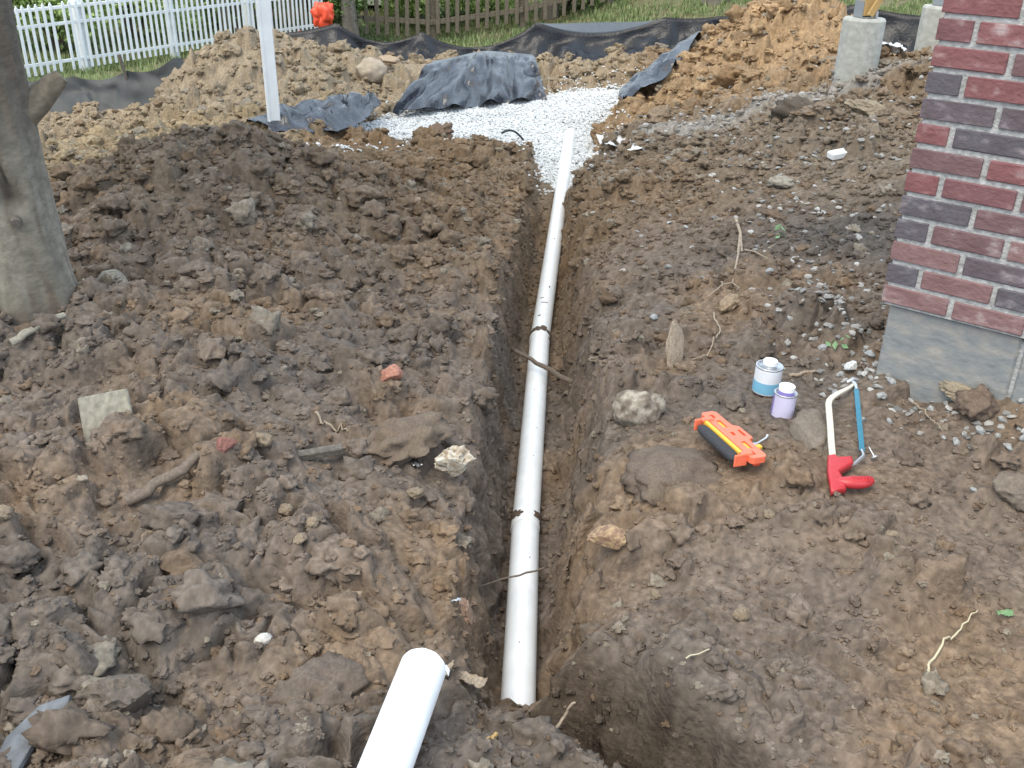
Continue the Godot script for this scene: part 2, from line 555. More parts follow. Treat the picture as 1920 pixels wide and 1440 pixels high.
func build_materials() -> void:
	var speck := tex(.030, 3, .60, 1.0, 5)
	var grit := tex(.05, 9, 0.0, 1.0, 5)
	var soft := tex(.012, 21, .93, 1.0, 4)
	var blotch := tex(.012, 33, .55, 1.0, 5)
	mat("soil", Color(1, 1, 1), .88, 0, speck, grit, .42, 2.3, .3).vertex_color_use_as_albedo = true
	mat("stone", Color(1.0, 1.0, 1.0), .82, 0, tex(.05, 17, .72, 1.0, 4), grit, .12, 4.0, .4).vertex_color_use_as_albedo = true
	mat("gravel", Color(1, 1, 1), .8, 0, null, null, .1, 9.0).vertex_color_use_as_albedo = true
	mat("pvc", lin(.90, .93, .95), .38, 0, soft, null, .1, 1.5)
	mat("pvc_worn", lin(.88, .91, .92), .42, 0, soft, null, .1, 2.5)
	mat("ink", lin(.06, .06, .07), .6)
	mat("vinyl", lin(.80, .84, .87), .4, 0, soft, null, .1, 1.0)
	mat("mud", lin(.17, .12, .085), .9, 0, speck, grit, .3, 5.0)
	mat("concrete", lin(.50, .51, .47), .85, 0, tex(.02, 44, .78, 1.0, 5), grit, .12, 2.0)
	mat("footing", lin(1, 1, 1), .88, 0, tex(.02, 41, 0, 1, 6, FastNoiseLite.TYPE_SIMPLEX_SMOOTH, 512, ramp4(lin(.17, .19, .205), lin(.215, .235, .245), lin(.26, .265, .26), lin(.36, .335, .29))), grit, .25, 1.5)
	mat("mortar", lin(.62, .64, .645), .9, 0, speck, grit, .2, 4.0)
	var rb := [[.205, .085, .09], [.18, .084, .092], [.205, .118, .12], [.10, .088, .106], [.115, .092, .106], [.155, .09, .097]]
	for i in rb.size():
		var q: Array = rb[i]
		var c0 := lin(q[0] * .72, q[1] * .72, q[2] * .72)
		var c1 := lin(q[0], q[1], q[2])
		var c2 := lin(q[0] * 1.15, q[1] * 1.25, q[2] * 1.25)
		var c3 := lin(.50, .45, .45)
		var g := Gradient.new()
		g.offsets = PackedFloat32Array([0.0, .45, .70, .80, 1.0])
		g.colors = PackedColorArray([c0, c1, c2, c2.lerp(c3, .35), c3])
		mat("brick%d" % i, Color.WHITE, .82, 0, tex(.011, 60 + i, 0, 1, 5, FastNoiseLite.TYPE_SIMPLEX_SMOOTH, 512, g), grit, .28, 2.2)
	mat("bark", Color(1.0, 1.0, 1.0), .92, 0, tex(.02, 35, .72, 1.0, 6), grit, .28, 1.6).vertex_color_use_as_albedo = true
	mat("black_poly", lin(.014, .016, .021), .36, 0, null, tex(.02, 71, 0, 1, 4), .4, 3.0, .42)
	mat("poly_blue", lin(.026, .031, .043), .24, 0, null, tex(.02, 71, 0, 1, 4), .4, 3.0, .6)
	mat("silt_grey", lin(.075, .085, .092), .6, 0, speck, grit, .1, 6.0)
	mat("wood_grey", lin(.20, .175, .15), .85, 0, speck, grit, .2, 3.0)
	mat("wood_brown", lin(.26, .215, .155), .9, 0, speck, grit, .2, 2.0)
	mat("wood_tan", lin(.50, .33, .13), .75, 0, soft, grit, .08, 3.0)
	mat("steel", lin(.55, .57, .60), .42, .85)
	mat("zinc", lin(.30, .32, .34), .5, .6)
	mat("can_white", lin(.76, .79, .84), .35, 0, soft, null, .1, 3.0)
	mat("can_blue", lin(.20, .47, .66), .35, 0, soft)
	mat("can_lilac", lin(.62, .60, .80), .35, 0, soft)
	mat("can_purple", lin(.22, .18, .50), .35)
	mat("cap_white", lin(.80, .82, .82), .4)
	mat("saw_cream", lin(.60, .575, .49), .4, 0, soft, null, .1, 8.0)
	mat("saw_red", lin(.50, .035, .045), .38, 0, soft, null, .1, 8.0)
	mat("saw_blue", lin(.045, .22, .33), .45, .2, soft, null, .1, 8.0)
	mat("orange", lin(.90, .19, .10), .4, 0, soft, null, .1, 9.0)
	mat("orange_deep", lin(.80, .09, .04), .45)
	mat("yellow", lin(.80, .47, .05), .5)
	mat("foam", lin(.075, .08, .095), .9, 0, speck, grit, .25, 12.0)
	mat("paper", lin(.72, .74, .76), .8, 0, soft, null, .1, 6.0)
	mat("root", lin(.50, .41, .31), .85, 0, speck, null, .1, 6.0)
	mat("wood_pale", lin(.40, .375, .30), .85, 0, speck, grit, .15, 3.0)
	mat("twig", lin(.24, .19, .15), .85, 0, speck, null, .1, 6.0)
	mat("straw", lin(.50, .46, .32), .8)
	mat("slate", lin(.20, .22, .25), .6, 0, blotch, grit, .2, 3.0)
	mat("leaf", Color(1, 1, 1), .55).vertex_color_use_as_albedo = true
	M.leaf.backlight_enabled = true
	M.leaf.backlight = lin(.30, .42, .12)
	mat("grass", Color(1, 1, 1), .7).vertex_color_use_as_albedo = true
	M.grass.backlight_enabled = true
	M.grass.backlight = lin(.06, .10, .02)

# ---------------------------------------------------------------- many small pieces
func scatter(called: String, mesh: Mesh, m: Material, xf: Array, cols: PackedColorArray, parent: Node = self) -> MultiMeshInstance3D:
	var mm := MultiMesh.new()
	mm.transform_format = MultiMesh.TRANSFORM_3D
	mm.use_colors = true
	mm.mesh = mesh
	mm.instance_count = xf.size()
	for i in xf.size():
		mm.set_instance_transform(i, xf[i])
		mm.set_instance_color(i, cols[i])
	var o := MultiMeshInstance3D.new()
	o.multimesh = mm
	o.material_override = m
	o.name = numbered(called) if parent == self else called
	o.set_meta("kind", "stuff")
	parent.add_child(o, true)
	return o

func spin(r: RandomNumberGenerator) -> Basis:
	return Basis(Quaternion(r.randfn(), r.randfn(), r.randfn(), r.randfn()).normalized())

func keep_clear(x: float, d: float) -> bool:
	for k in [[.94, 2.33, .15, .36], [.80, 2.62, .10, .13], [.61, 2.33, .11, .21], [-.2, 1.25, .12, .25]]:
		if pow((x - k[0]) / k[2], 2.0) + pow((d - k[1]) / k[3], 2.0) < 1.0: return true
	return false

func build_clods() -> void:
	var r := RandomNumberGenerator.new()
	r.seed = 1401
	var root := Node3D.new()
	root.name = "soil_clods"
	add_child(root)
	tag(root, "loose clods and crumbs of brown clay lying over the dug ground", "soil", "", "stuff")
	var kinds := 8
	var xs := []
	var cs := []
	for k in kinds:
		xs.append([])
		cs.append(PackedColorArray())
	for i in 56000:
		var d: float
		if i < 40000: d = .85 + 5.2 * pow(r.randf(), 1.5)
		else: d = 4.5 + 6.4 * r.randf()
		var w := .75 + .60 * d
		var x := r.randf_range(-1.1, 1.1) * w
		var c := cloddy(x, d)
		var inside := x > along(LD, LX, d) - .01 and x < along(RD, RX, d) + .01 and d > 1.35 and d < 6.8
		if pit_distance(x, d) < .05 or (x > -1.15 and x < .32 and d > 8.1 + .5 * (x + 1.0) and d < 10.0): continue
		var fine := maxf(.0045, d * .0022)
		var s := fine * pow(maxf(r.randf(), .0008), -.46)
		s = minf(s, (.034 if x > .1 else .052) if d < 6.0 else .085)
		if inside: s = minf(s, .011)
		if s < .011 and d < 4.5 and r.randf() < .42: continue
		if s > fine * 2.2 and r.randf() > c * 1.15: continue
		if keep_clear(x, d): 
			if s > .008: continue
		if x > 1.0 and d > 2.0 and d < 2.75 and x > 1.1 + (2.68 - d) * 1.28: continue
		var k := r.randi() % kinds
		if s > .02 and d < 6.0: k = r.randi() % 6
		var b := spin(r).scaled(Vector3(s * r.randf_range(.8, 1.3), s * r.randf_range(.55, .9), s * r.randf_range(.8, 1.2)))
		xs[k].append(Transform3D(b, V(x, soil_y(x, d) + s * r.randf_range(-.35, .2), d)))
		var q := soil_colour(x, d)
		var v := r.randf_range(.92, 1.14)
		if r.randf() < .12: q = q.lerp(Color(.27, .18, .11), .5)
		if r.randf() < (.05 if d < 5.0 else .10): q = q.lerp(Color(.36, .32, .26), .8)
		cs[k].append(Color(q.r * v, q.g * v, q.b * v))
	for k in kinds:
		var m := stone(500 + k, 2, .85, [0, 1, 2, 1, 2, 3, 5, 5][k], Vector3.ONE, k < 6)
		scatter("clod", m, M.soil, xs[k], cs[k], root)

func build_gravel() -> void:
	var r := RandomNumberGenerator.new()
	r.seed = 77
	var xf := []
	var cs := PackedColorArray()
	for i in 110000:
		var x := r.randf_range(-1.7, 1.4)
		var d := r.randf_range(6.2, 9.9)
		var p := pit_distance(x, d) + n_med.get_noise_2d(x * 1.3, d * 1.3) * .07
		if p > .05 and not (p < .25 and r.randf() < .05): continue
		if xf.size() > 62000: break
		var s := r.randf_range(.006, .0115)
		var b := spin(r).scaled(Vector3(s * r.randf_range(.8, 1.4), s * .8, s))
		xf.append(Transform3D(b, V(x, soil_y(x, d) + r.randf_range(-.004, .018) + (.01 if p < -.1 else 0.0), d)))
		var v := r.randf_range(.54, .70)
		if r.randf() < .03: v *= .6
		cs.append(Color(v * .97, v, v * 1.01))
	for k in 500: # a spill of the same gravel on the left bank
		var x := -1.12 + r.randfn() * .16
		var d := 6.4 + r.randfn() * .25
		var s := r.randf_range(.007, .014)
		xf.append(Transform3D(spin(r).scaled(Vector3(s, s * .8, s * 1.2)), V(x, soil_y(x, d) + .004, d)))
		var v := r.randf_range(.4, .7)
		cs.append(Color(v, v, v))
	var o := scatter("gravel_bed", stone(900, 1, .35, 5, Vector3.ONE, false), M.gravel, xf, cs)
	tag(o, "bed of pale crushed gravel in the pit at the end of the trench", "gravel")
	# finer grey stone chips mixed into the slope and along the wall
	xf = []
	cs = PackedColorArray()
	for i in 1300:
		var x: float
		var d: float
		if i < 1000:
			d = r.randf_range(3.3, 7.0)
			x = .75 + (6.6 - d) * .4 + r.randfn() * .55
			if x < along(RD, RX, d) + .08: continue
		else:
			d = r.randf_range(2.1, 3.7)
			x = 1.1 + absf(r.randfn()) * .10 - (r.randf() * .25 if i % 3 == 0 else 0.0) + maxf(2.55 - d, 0.0) * 1.28
		if keep_clear(x, d) or pit_distance(x, d) < .05: continue
		var s := r.randf_range(.004, .012) * (1.0 + .1 * d)
		xf.append(Transform3D(spin(r).scaled(Vector3(s * 1.2, s * .7, s)), V(x, soil_y(x, d) + s * .3, d)))
		var v := r.randf_range(.15, .42)
		cs.append(Color(v, v * 1.0, v * .98))
	o = scatter("stone_chips", stone(901, 1, .6, 6, Vector3(1.2, .55, .9), false), M.gravel, xf, cs)
	tag(o, "small grey stone chips strewn through the soil of the right slope", "gravel")

func leaf_cluster(sd: int, n: int, size: float, spread: float) -> ArrayMesh:
	var r := RandomNumberGenerator.new()
	r.seed = sd
	var st := begin(false)
	for i in n:
		var b := spin(r)
		var o := Vector3(r.randfn(), r.randfn(), r.randfn()) * spread * .5
		var s := size * r.randf_range(.7, 1.3)
		var tip := o + b * Vector3(0, s, 0)
		var lf := o + b * Vector3(-s * .3, s * .45, s * .08)
		var rt := o + b * Vector3(s * .3, s * .45, s * .08)
		for p in [o, lf, tip, o, tip, rt]: st.add_vertex(p)
	return finish(st)

func trunk_mesh(sd: int, h: float, r0: float, r1: float, lean: Vector3, sides := 14, limbs := 0) -> ArrayMesh:
	var r := RandomNumberGenerator.new()
	r.seed = sd
	var n := noise(FastNoiseLite.TYPE_SIMPLEX_SMOOTH, 1.2, sd, 3)
	var pts := []
	var rad := []
	var steps := 12
	for i in steps + 1:
		var t := float(i) / steps
		pts.append(Vector3(0, h * t - .15, 0) + lean * t + Vector3(n.get_noise_2d(t * 3, 0), 0, n.get_noise_2d(0, t * 3)) * r0 * .8)
		rad.append(lerpf(r0, r1, t) * (1.0 + .35 * exp(-t * 18.0)))
	var st := tube(pts, rad, sides)
	for k in limbs:
		var t := r.randf_range(.45, .98)
		var a := r.randf() * TAU
		var p: Vector3 = pts[int(t * steps)]
		var dir := Vector3(cos(a), r.randf_range(.3, .9), sin(a)).normalized()
		var len := h * r.randf_range(.2, .38)
		var q := [p, p + dir * len * .4, p + dir * len * .75 + Vector3(0, .1, 0), p + dir * len + Vector3(0, .25, 0)]
		tube(q, [r1 * .8, r1 * .6, r1 * .4, r1 * .15], 7, 1.0, st)
	var arr := finish(st)
	var mdt := MeshDataTool.new()
	mdt.create_from_surface(arr, 0)
	for i in mdt.get_vertex_count():
		var v := mdt.get_vertex(i)
		var f := clampf(.5 + n.get_noise_3d(v.x * 9, v.y * 1.5, v.z * 9) * 1.2, 0, 1)
		mdt.set_vertex_color(i, Color(.15, .13, .105).lerp(Color(.25, .235, .2), f))
	var out := ArrayMesh.new()
	mdt.commit_to_surface(out)
	return out

func foliage(parent: Node, called: String, mesh: Mesh, sd: int, n: int, blobs: Array, c0: Color, c1: Color) -> void:
	var r := RandomNumberGenerator.new()
	r.seed = sd
	var xf := []
	var cs := PackedColorArray()
	for i in n:
		var b: Array = blobs[r.randi() % blobs.size()]
		var dir := Vector3(r.randfn(), r.randfn(), r.randfn()).normalized() * pow(r.randf(), .45)
		var p: Vector3 = b[0] + dir * b[1]
		if p.y < 0.03: continue
		xf.append(Transform3D(spin(r).scaled(Vector3.ONE * r.randf_range(.7, 1.3)), p))
		var q := c0.lerp(c1, r.randf())
		cs.append(q)
	scatter(called, mesh, M.leaf, xf, cs, parent)

func shrub(label: String, x: float, d: float, h: float, w: float, sd: int, c0: Color, c1: Color, n: int, called := "shrub", cat := "shrub") -> void:
	var o := thing(called, label, cat, V(x, smooth_y(x, d), d), 0, "greenery growing behind the fences")
	var r := RandomNumberGenerator.new()
	r.seed = sd
	var st := begin(true)
	for k in 5:
		var a := r.randf() * TAU
		var e := Vector3(cos(a) * w * .4, h * r.randf_range(.5, .85), sin(a) * w * .4)
		tube([Vector3(0, -.1, 0), e * .5 + Vector3(0, .1, 0), e], [.03, .02, .008], 6, 1.0, st)
	part(o, "stem", finish(st), M.twig)
	var blobs := []
	for k in 9:
		var a := r.randf() * TAU
		var q := sqrt(r.randf())
		blobs.append([Vector3(cos(a) * w * .42 * q, h * r.randf_range(.18, .85), sin(a) * w * .42 * q), Vector3(w * .3, h * .24, w * .3)])
	foliage(o, "leaves", M.cluster, sd, n, blobs, c0, c1)

# ---------------------------------------------------------------- house
func build_house() -> void:
	var o := thing("brick_wall", "corner of a red and dark purple brick wall standing on a concrete footing", "wall", V(1.10, 0, 2.68), -.6634)
	var r := RandomNumberGenerator.new()
	r.seed = 8
	var base := .517
	var pitch := .0677
	var rows := 20
	var length := 1.5
	var depth := .62
	part(o, "mortar", finish(bevel_box(Vector3(length - .007, rows * pitch, depth - .007), .002)), M.mortar, Vector3(length / 2 + .0035, base + rows * pitch / 2 - .004, -depth / 2 - .0035))
	var meshes := {}
	for L in [.186, .084]:
		meshes[L] = []
		for k in 4:
			var m := finish(bevel_box(Vector3(L + .0025 + r.randf_range(-.003, .002), .0525 + r.randf_range(-.0015, .0015), .085), r.randf_range(.0012, .003)))
			meshes[L].append(m)
	var wanted := [[2, 2, 0], [3, 2, 3, 0], [2, 4, 1], [3, 5, 2, 3], [3, 5, 0], [0, 1, 5, 3], [5, 0, 4], [0, 3, 2, 1], [4, 4, 0], [3, 0, 1, 2], [0, 5, 4], [1, 0, 3, 0], [0, 1, 3]]
	for i in rows:
		var y := base + (i + .5) * pitch - .004
		var x := 0.0
		var k := 0
		while x < length - .05:
			var L := .084 if (i % 2 == 1 and k == 0) else .186
			if x + L > length: L = .084
			if x + L > length + .01: break
			var c: int = r.randi() % 6
			if i < wanted.size() and k < wanted[i].size(): c = wanted[i][k]
			var q := part(o, "brick", meshes[L][r.randi() % 4], M["brick%d" % c], Vector3(x + L / 2, y + r.randf_range(-.001, .001), -.0425 + r.randf_range(-.0015, .0015)), Vector3(0, r.randf_range(-.006, .006), r.randf_range(-.008, .008)))
			q.scale.z = 1.0
			x += L + .0178
			k += 1
		# the return at the left-hand corner
		var z := -.102
		k = 0
		while z > -depth + .05:
			var L := .186
			if i % 2 == 1 and k == 0: L = .084
			if z - L < -depth: L = .084
			if z - L < -depth - .01: break
			part(o, "brick", meshes[L][r.randi() % 4], M["brick%d" % (r.randi() % 6)], Vector3(.0425 + r.randf_range(-.0015, .0015), y, z - L / 2), Vector3(0, PI / 2, 0))
			z -= L + .0178
			k += 1
	# footing: cast blocks with a joint, set back under the bricks
	var xs := [.022, .405, .815, 1.2, 1.5]
	for k in 4:
		var w: float = xs[k + 1] - xs[k] - .012
		part(o, "footing_block", finish(bevel_box(Vector3(w, .62, .55), .006)), M.footing, Vector3(xs[k] + w / 2, base - .316, -.022 - .275 + (0.0 if k % 2 == 0 else -.002)))
	part(o, "footing_joint", finish(bevel_box(Vector3(1.45, .60, .52), .004)), M.mortar, Vector3(.765, base - .32, -.03 - .262))

func concrete_pier(label: String, x: float, d: float, top: float, r: float, sd: int) -> void:
	var g := smooth_y(x, d)
	var o := thing("concrete_pier", label, "pier", V(x, g, d), 0, "round concrete footings behind the house")
	var h := top - g
	part(o, "column", finish(lathe([Vector2(0.001, -.35), Vector2(r, -.35), Vector2(r * 1.0, h * .4), Vector2(r * .992, h - .012), Vector2(r * .93, h), Vector2(.001, h + .002)], 40, true)), M.concrete)
	var st := bevel_box(Vector3(.10, .006, .09), .001, null, Transform3D(Basis(), Vector3(0, h + .006, 0)))
	bevel_box(Vector3(.005, .085, .085), .001, st, Transform3D(Basis(), Vector3(-.0485, h + .05, 0)))
	bevel_box(Vector3(.005, .085, .085), .001, st, Transform3D(Basis(), Vector3(.0485, h + .05, 0)))
	var br := part(o, "post_base", finish(st), M.zinc)
	br.rotation.y = .3 + sd * .2
	var bolt := begin(true)
	lathe([Vector2(.001, 0), Vector2(.009, 0), Vector2(.009, .03), Vector2(.001, .032)], 8, true, bolt)
	part(br, "anchor_bolt", finish(bolt), M.steel, Vector3(.03, h + .008, .06))
	var tm := part(o, "timber_post", finish(bevel_box(Vector3(.089, .7, .089), .003)), M.wood_tan, Vector3(0, h + .012 + .352, 0), Vector3(0, .3 + sd * .2, 0))
	tm.set_meta("label", "tan sawn timber post held in a metal bracket")
	if sd == 0:
		part(o, "brace", finish(bevel_box(Vector3(.035, .40, .018), .002)), M.wood_tan, Vector3(.085, h + .20, .075), Vector3(.1, .2, -.42))

# ---------------------------------------------------------------- fences
func build_white_fence() -> void:
	var L := Vector2(-6.0, 12.5)
	var dir := Vector2(2.52, 3.5).normalized()
	var o := thing("picket_fence", "white vinyl picket fence behind the dirt mound at left", "fence", V(L.x, 0, L.y))
	var yaw := atan2(dir.y, dir.x)
	var r := RandomNumberGenerator.new()
	r.seed = 4
	var pm := begin(false)
	var w := .022
	var hh := .84
	bevel_box(Vector3(.036, hh - .03, .02), .003, pm, Transform3D(Basis(), Vector3(0, (hh - .03) / 2, 0)))
	bevel_box(Vector3(.021, .05, .0185), .006, pm, Transform3D(Basis(), Vector3(0, hh - .035, 0)))
	var picket := finish(pm)
	var n0 := -36
	for i in range(n0, 56):
		if i == 4: continue
		var s := i * .088
		var p := L + dir * s
		var b := lerpf(-.60, -.478, clampf(s / 4.31, -.5, 1.3))
		part(o, "picket", picket, M.vinyl, Vector3(dir.x * s, b, -dir.y * s), Vector3(0, yaw, r.randf_range(-.012, .012)))
	for h in [.10, .55, .74]:
		var a := n0 * .088
		var e := 55 * .088
		var st := begin(false)
		var ba: float = lerpf(-.60, -.478, -.5) + h
		var be: float = lerpf(-.60, -.478, 1.12) + h
		var mid := Vector3(dir.x * (a + e) / 2, (ba + be) / 2, -dir.y * (a + e) / 2)
		part(o, "rail", finish(bevel_box(Vector3(e - a, .04, .03), .004)), M.vinyl, mid + Vector3(-dir.y, 0, -dir.x) * .026, Vector3(0, yaw, .014))
	for k in range(-2, 4):
		var s := (.154 + .322 * k) * 4.31
		var b := lerpf(-.60, -.478, clampf(s / 4.31, -.5, 1.3))
		var st := bevel_box(Vector3(.10, 1.1, .10), .006, null, Transform3D(Basis(), Vector3(0, .42, 0)))
		bevel_box(Vector3(.125, .03, .125), .008, st, Transform3D(Basis(), Vector3(0, .985, 0)))
		part(o, "post", finish(st), M.vinyl, Vector3(dir.x * s, b, -dir.y * s) + Vector3(-dir.y, 0, -dir.x) * .095, Vector3(0, yaw, 0))
	# orange sack tied to the end post
	var sack := stone(311, 3, .55, 0, Vector3(.15, .19, .12), true)
	lone("orange_sack", sack, M.orange_deep, "crumpled orange plastic sack hanging on the end of the white fence", "sack", V(-2.98, -.16, 15.5))
	lone("orange_rag", stone(312, 2, .5, 0, Vector3(.10, .05, .06), true), M.orange_deep, "small orange scrap at the foot of the white fence", "scrap", V(-3.36, smooth_y(-3.36, 15.6) + .10, 15.6))

func build_brown_fence() -> void:
	var A := Vector2(-4.6, 16.6)
	var B := Vector2(3.2, 18.8)
	var dir := (B - A).normalized()
	var o := thing("wooden_fence", "weathered brown wooden picket fence behind the black plastic", "fence", V(A.x, 0, A.y))
	var yaw := atan2(dir.y, dir.x)
	var len := A.distance_to(B)
	var r := RandomNumberGenerator.new()
	r.seed = 5
	var pk := finish(bevel_box(Vector3(.068, 1.45, .02), .004))
	var n := int(len / .175)
	for i in n:
		var s := i * .175
		var p := A + dir * s
		var b := smooth_y(p.x, p.y)
		part(o, "picket", pk, M.wood_brown, Vector3(dir.x * s, b + .76 + r.randf_range(-.02, .02), -dir.y * s), Vector3(0, yaw, r.randf_range(-.02, .02)))
	for k in 5:
		var s0 := len * k / 5.0
		var s1 := len * (k + 1) / 5.0
		var p0 := A + dir * s0
		var p1 := A + dir * s1
		var y0 := smooth_y(p0.x, p0.y)
		var y1 := smooth_y(p1.x, p1.y)
		for h in [.24, 1.2]:
			part(o, "rail", finish(bevel_box(Vector3(s1 - s0, .085, .04), .004)), M.wood_brown, Vector3(dir.x, 0, -dir.y) * (s0 + s1) / 2 + Vector3(0, (y0 + y1) / 2 + h, 0) + Vector3(-dir.y, 0, -dir.x) * .032, Vector3(0, yaw, atan2(y1 - y0, s1 - s0)))
		part(o, "post", finish(bevel_box(Vector3(.11, 1.8, .11), .006)), M.wood_brown, Vector3(dir.x * s0, y0 + .7, -dir.y * s0) + Vector3(-dir.y, 0, -dir.x) * .11, Vector3(0, yaw, 0))

# a hanging or lying sheet from a grid of points, with a little thickness
func sheet(grid: Array, thick := .004) -> ArrayMesh:
	var st := begin(true)
	var nu := grid.size()
	var nv: int = grid[0].size()
	for side in 2:
		st.set_smooth_group(side)
		for i in nu - 1:
			for j in nv - 1:
				var q := []
				for k in [[0, 0], [1, 0], [1, 1], [0, 1]]:
					var p: Vector3 = grid[i + k[0]][j + k[1]]
					q.append(p if side == 0 else p - Vector3(0, thick, thick * .6))
				if side == 0: quad(st, q[0], q[1], q[2], q[3])
				else: quad(st, q[3], q[2], q[1], q[0])
	return finish(st)

func build_plastic() -> void:
	var n := noise(FastNoiseLite.TYPE_SIMPLEX_SMOOTH, 1.0, 90, 3)
	var ridge := noise(FastNoiseLite.TYPE_SIMPLEX, 1.0, 91, 2)
	# left silt fence, grey cloth on stakes
	var a := [Vector3(-7.2, -.30, 10.9), Vector3(-5.6, -.28, 10.7), Vector3(-4.75, -.265, 10.6), Vector3(-4.17, -.20, 10.6), Vector3(-3.66, -.06, 10.6), Vector3(-3.0, .06, 10.8), Vector3(-2.5, .12, 11.0)]
	var g := []
	for i in 91:
		var t := float(i) / 90 * 6.0
		var k := mini(int(t), 5)
		var f := t - k
		var p: Vector3 = a[k].lerp(a[k + 1], f)
		p.y -= .07 * sin(PI * f)
		var col := []
		for j in 11:
			var v := float(j) / 10
			var dd := p.z - .10 * v - .12 * v * v + n.get_noise_2d(t * 2.0, v * 1.5) * .05
			var gy := soil_y(p.x, dd)
			col.append(V(p.x, lerpf(p.y, gy - .02, v), dd))
		g.append(col)
	var o := thing("silt_fence", "sagging grey silt fence cloth in front of the white picket fence", "silt fence")
	part(o, "cloth", sheet(g), M.silt_grey)
	for q in [Vector3(-5.6, -.28, 10.76), Vector3(-4.17, -.20, 10.66), Vector3(-3.0, .06, 10.86)]:
		part(o, "stake", finish(bevel_box(Vector3(.03, .75, .03), .003)), M.wood_grey, V(q.x, q.y - .2, q.z - .08), Vector3(.05, .3, .12 if q.x < -4 and q.x > -5 else .03))
	# long black plastic behind the pit
	var tops := [Vector3(-3.1, .13, 11.2), Vector3(-1.97, .275, 11), Vector3(-1.06, .205, 11), Vector3(.19, .325, 11), Vector3(1.556, .40, 11), Vector3(2.15, .42, 11), Vector3(2.9, .53, 11), Vector3(3.56, .58, 10.9), Vector3(4.5, .51, 10.6), Vector3(5.6, .5, 10.4)]
	var sags := [.05, .15, .21, .15, .02, .03, .03, .04, .05]
	g = []
	var steps := 220
	for i in steps + 1:
		var t := float(i) / steps * (tops.size() - 1)
		var k := mini(int(t), tops.size() - 2)
		var f := t - k
		var p: Vector3 = (tops[k] as Vector3).lerp(tops[k + 1], f)
		p.y -= sags[k] * 4.0 * f * (1.0 - f)
		var flop := sin(PI * clampf((p.x - .15) / 1.4, 0.0, 1.0))
		var col := []
		col.append(V(p.x, p.y + .055 * flop - .03 * (1.0 - flop), p.z + .06 + .5 * flop))
		col.append(V(p.x, p.y + .035 * flop - .008, p.z + .03 + .25 * flop))
		col.append(V(p.x, p.y + .012 * flop, p.z + .1 * flop))
		for j in 15:
			var v := float(j) / 14
			var dd := p.z - .05 * v - .40 * v * v
			var fold := ridge.get_noise_2d(p.x * 2.2 + v * .8, v * .7) * .05 * sm(0, .3, v) + ridge.get_noise_2d(p.x * 5.0, v * 1.6 + 9.0) * .022 * sm(0, .3, v)
			var gy := soil_y(p.x, dd) + .005
			col.append(V(p.x, lerpf(p.y, minf(gy, p.y - .05), pow(v, .9)) + fold * .4, dd - fold))
		g.append(col)
	o = thing("silt_fence", "long draped black plastic silt fence behind the gravel pit", "silt fence")
	part(o, "sheet", sheet(g), M.black_poly)
	for q in [tops[1], tops[2], tops[3], tops[4], tops[6], tops[7]]:
		part(o, "stake", finish(bevel_box(Vector3(.035, .7, .035), .003)), M.wood_grey, V(q.x, q.y - .37, q.z + .06), Vector3(.06, .2, 0))
	# black sheet hanging down the back wall of the pit
	g = []
	for i in 61:
		var u := float(i) / 60
		var top := Vector3(lerpf(-.80, .14, u), 0, lerpf(9.45, 9.9, sm(0, .5, u)))
		var bot := Vector3(lerpf(-1.02, .27, u), 0, lerpf(8.30, 9.10, u))
		var col := []
		for j in 31:
			var v := float(j) / 30
			var q := top.lerp(bot, v)
			var lift := .03 + .10 * sin(PI * minf(v * 1.1, 1.0)) * sin(PI * clampf(u * 1.05, 0, 1))
			var fold := absf(ridge.get_noise_2d(u * 2.7 + 3.0 + v * .45, v * .55)) * .20 + ridge.get_noise_2d(u * 5.5 - v * .9, v * 1.1 + 4.0) * .045 + n.get_noise_2d(u * 3.0, v * 2.5) * .05
			fold *= sm(0, .22, v)
			var edge := -.03 * sm(.12, .0, u) * v
			var gy := maxf(smooth_y(q.x, q.z), -.16)
			var hang := lerpf(.14 - .06 * absf(u - .55) , -.17, pow(v, 1.15)) 
			col.append(V(q.x + edge, maxf(hang + fold * .5, minf(gy, .1) * 0.0 - .17) + lift * .25 + .03, q.z - fold * .9 - lift * .4))
		g.append(col)
	lone("plastic_sheet", sheet(g), M.poly_blue, "wrinkled black plastic sheet hanging down the back of the gravel pit", "plastic sheet")
	# crumpled strip at the left rim of the gravel, round the white post
	g = []
	for i in 61:
		var u := float(i) / 60
		var c0 := Vector2(-2.08, 7.28).lerp(Vector2(-1.22, 8.30), u) + Vector2(0, .10) * sin(u * PI)
		var c1 := Vector2(-1.78, 7.05).lerp(Vector2(-1.14, 7.95), u) + Vector2(.16, -.16) * sin(u * PI)
		var col := []
		for j in 17:
			var v := float(j) / 16
			var q := c0.lerp(c1, v)
			q += Vector2(n.get_noise_2d(u * 5, v * 3), n.get_noise_2d(u * 5 + 20, v * 3)) * .06
			var hump := .02 + sin(PI * v) * (.03 + .06 * sin(PI * u) * (0.6 + .8 * absf(n.get_noise_2d(u * 3.0 + 5, 1.0))))
			var fold := absf(ridge.get_noise_2d(u * 3.0 + v * 1.2, v * .9)) * .09
			col.append(V(q.x, maxf(smooth_y(q.x, q.y), -.17) + .012 + hump + fold * sin(PI * clampf(v, .06, .94)), q.y))
		g.append(col)
	lone("plastic_sheet", sheet(g), M.poly_blue, "crumpled black plastic strip beside the white post and gravel", "plastic sheet")
	# pointed flap lying up the right-hand mound
	g = []
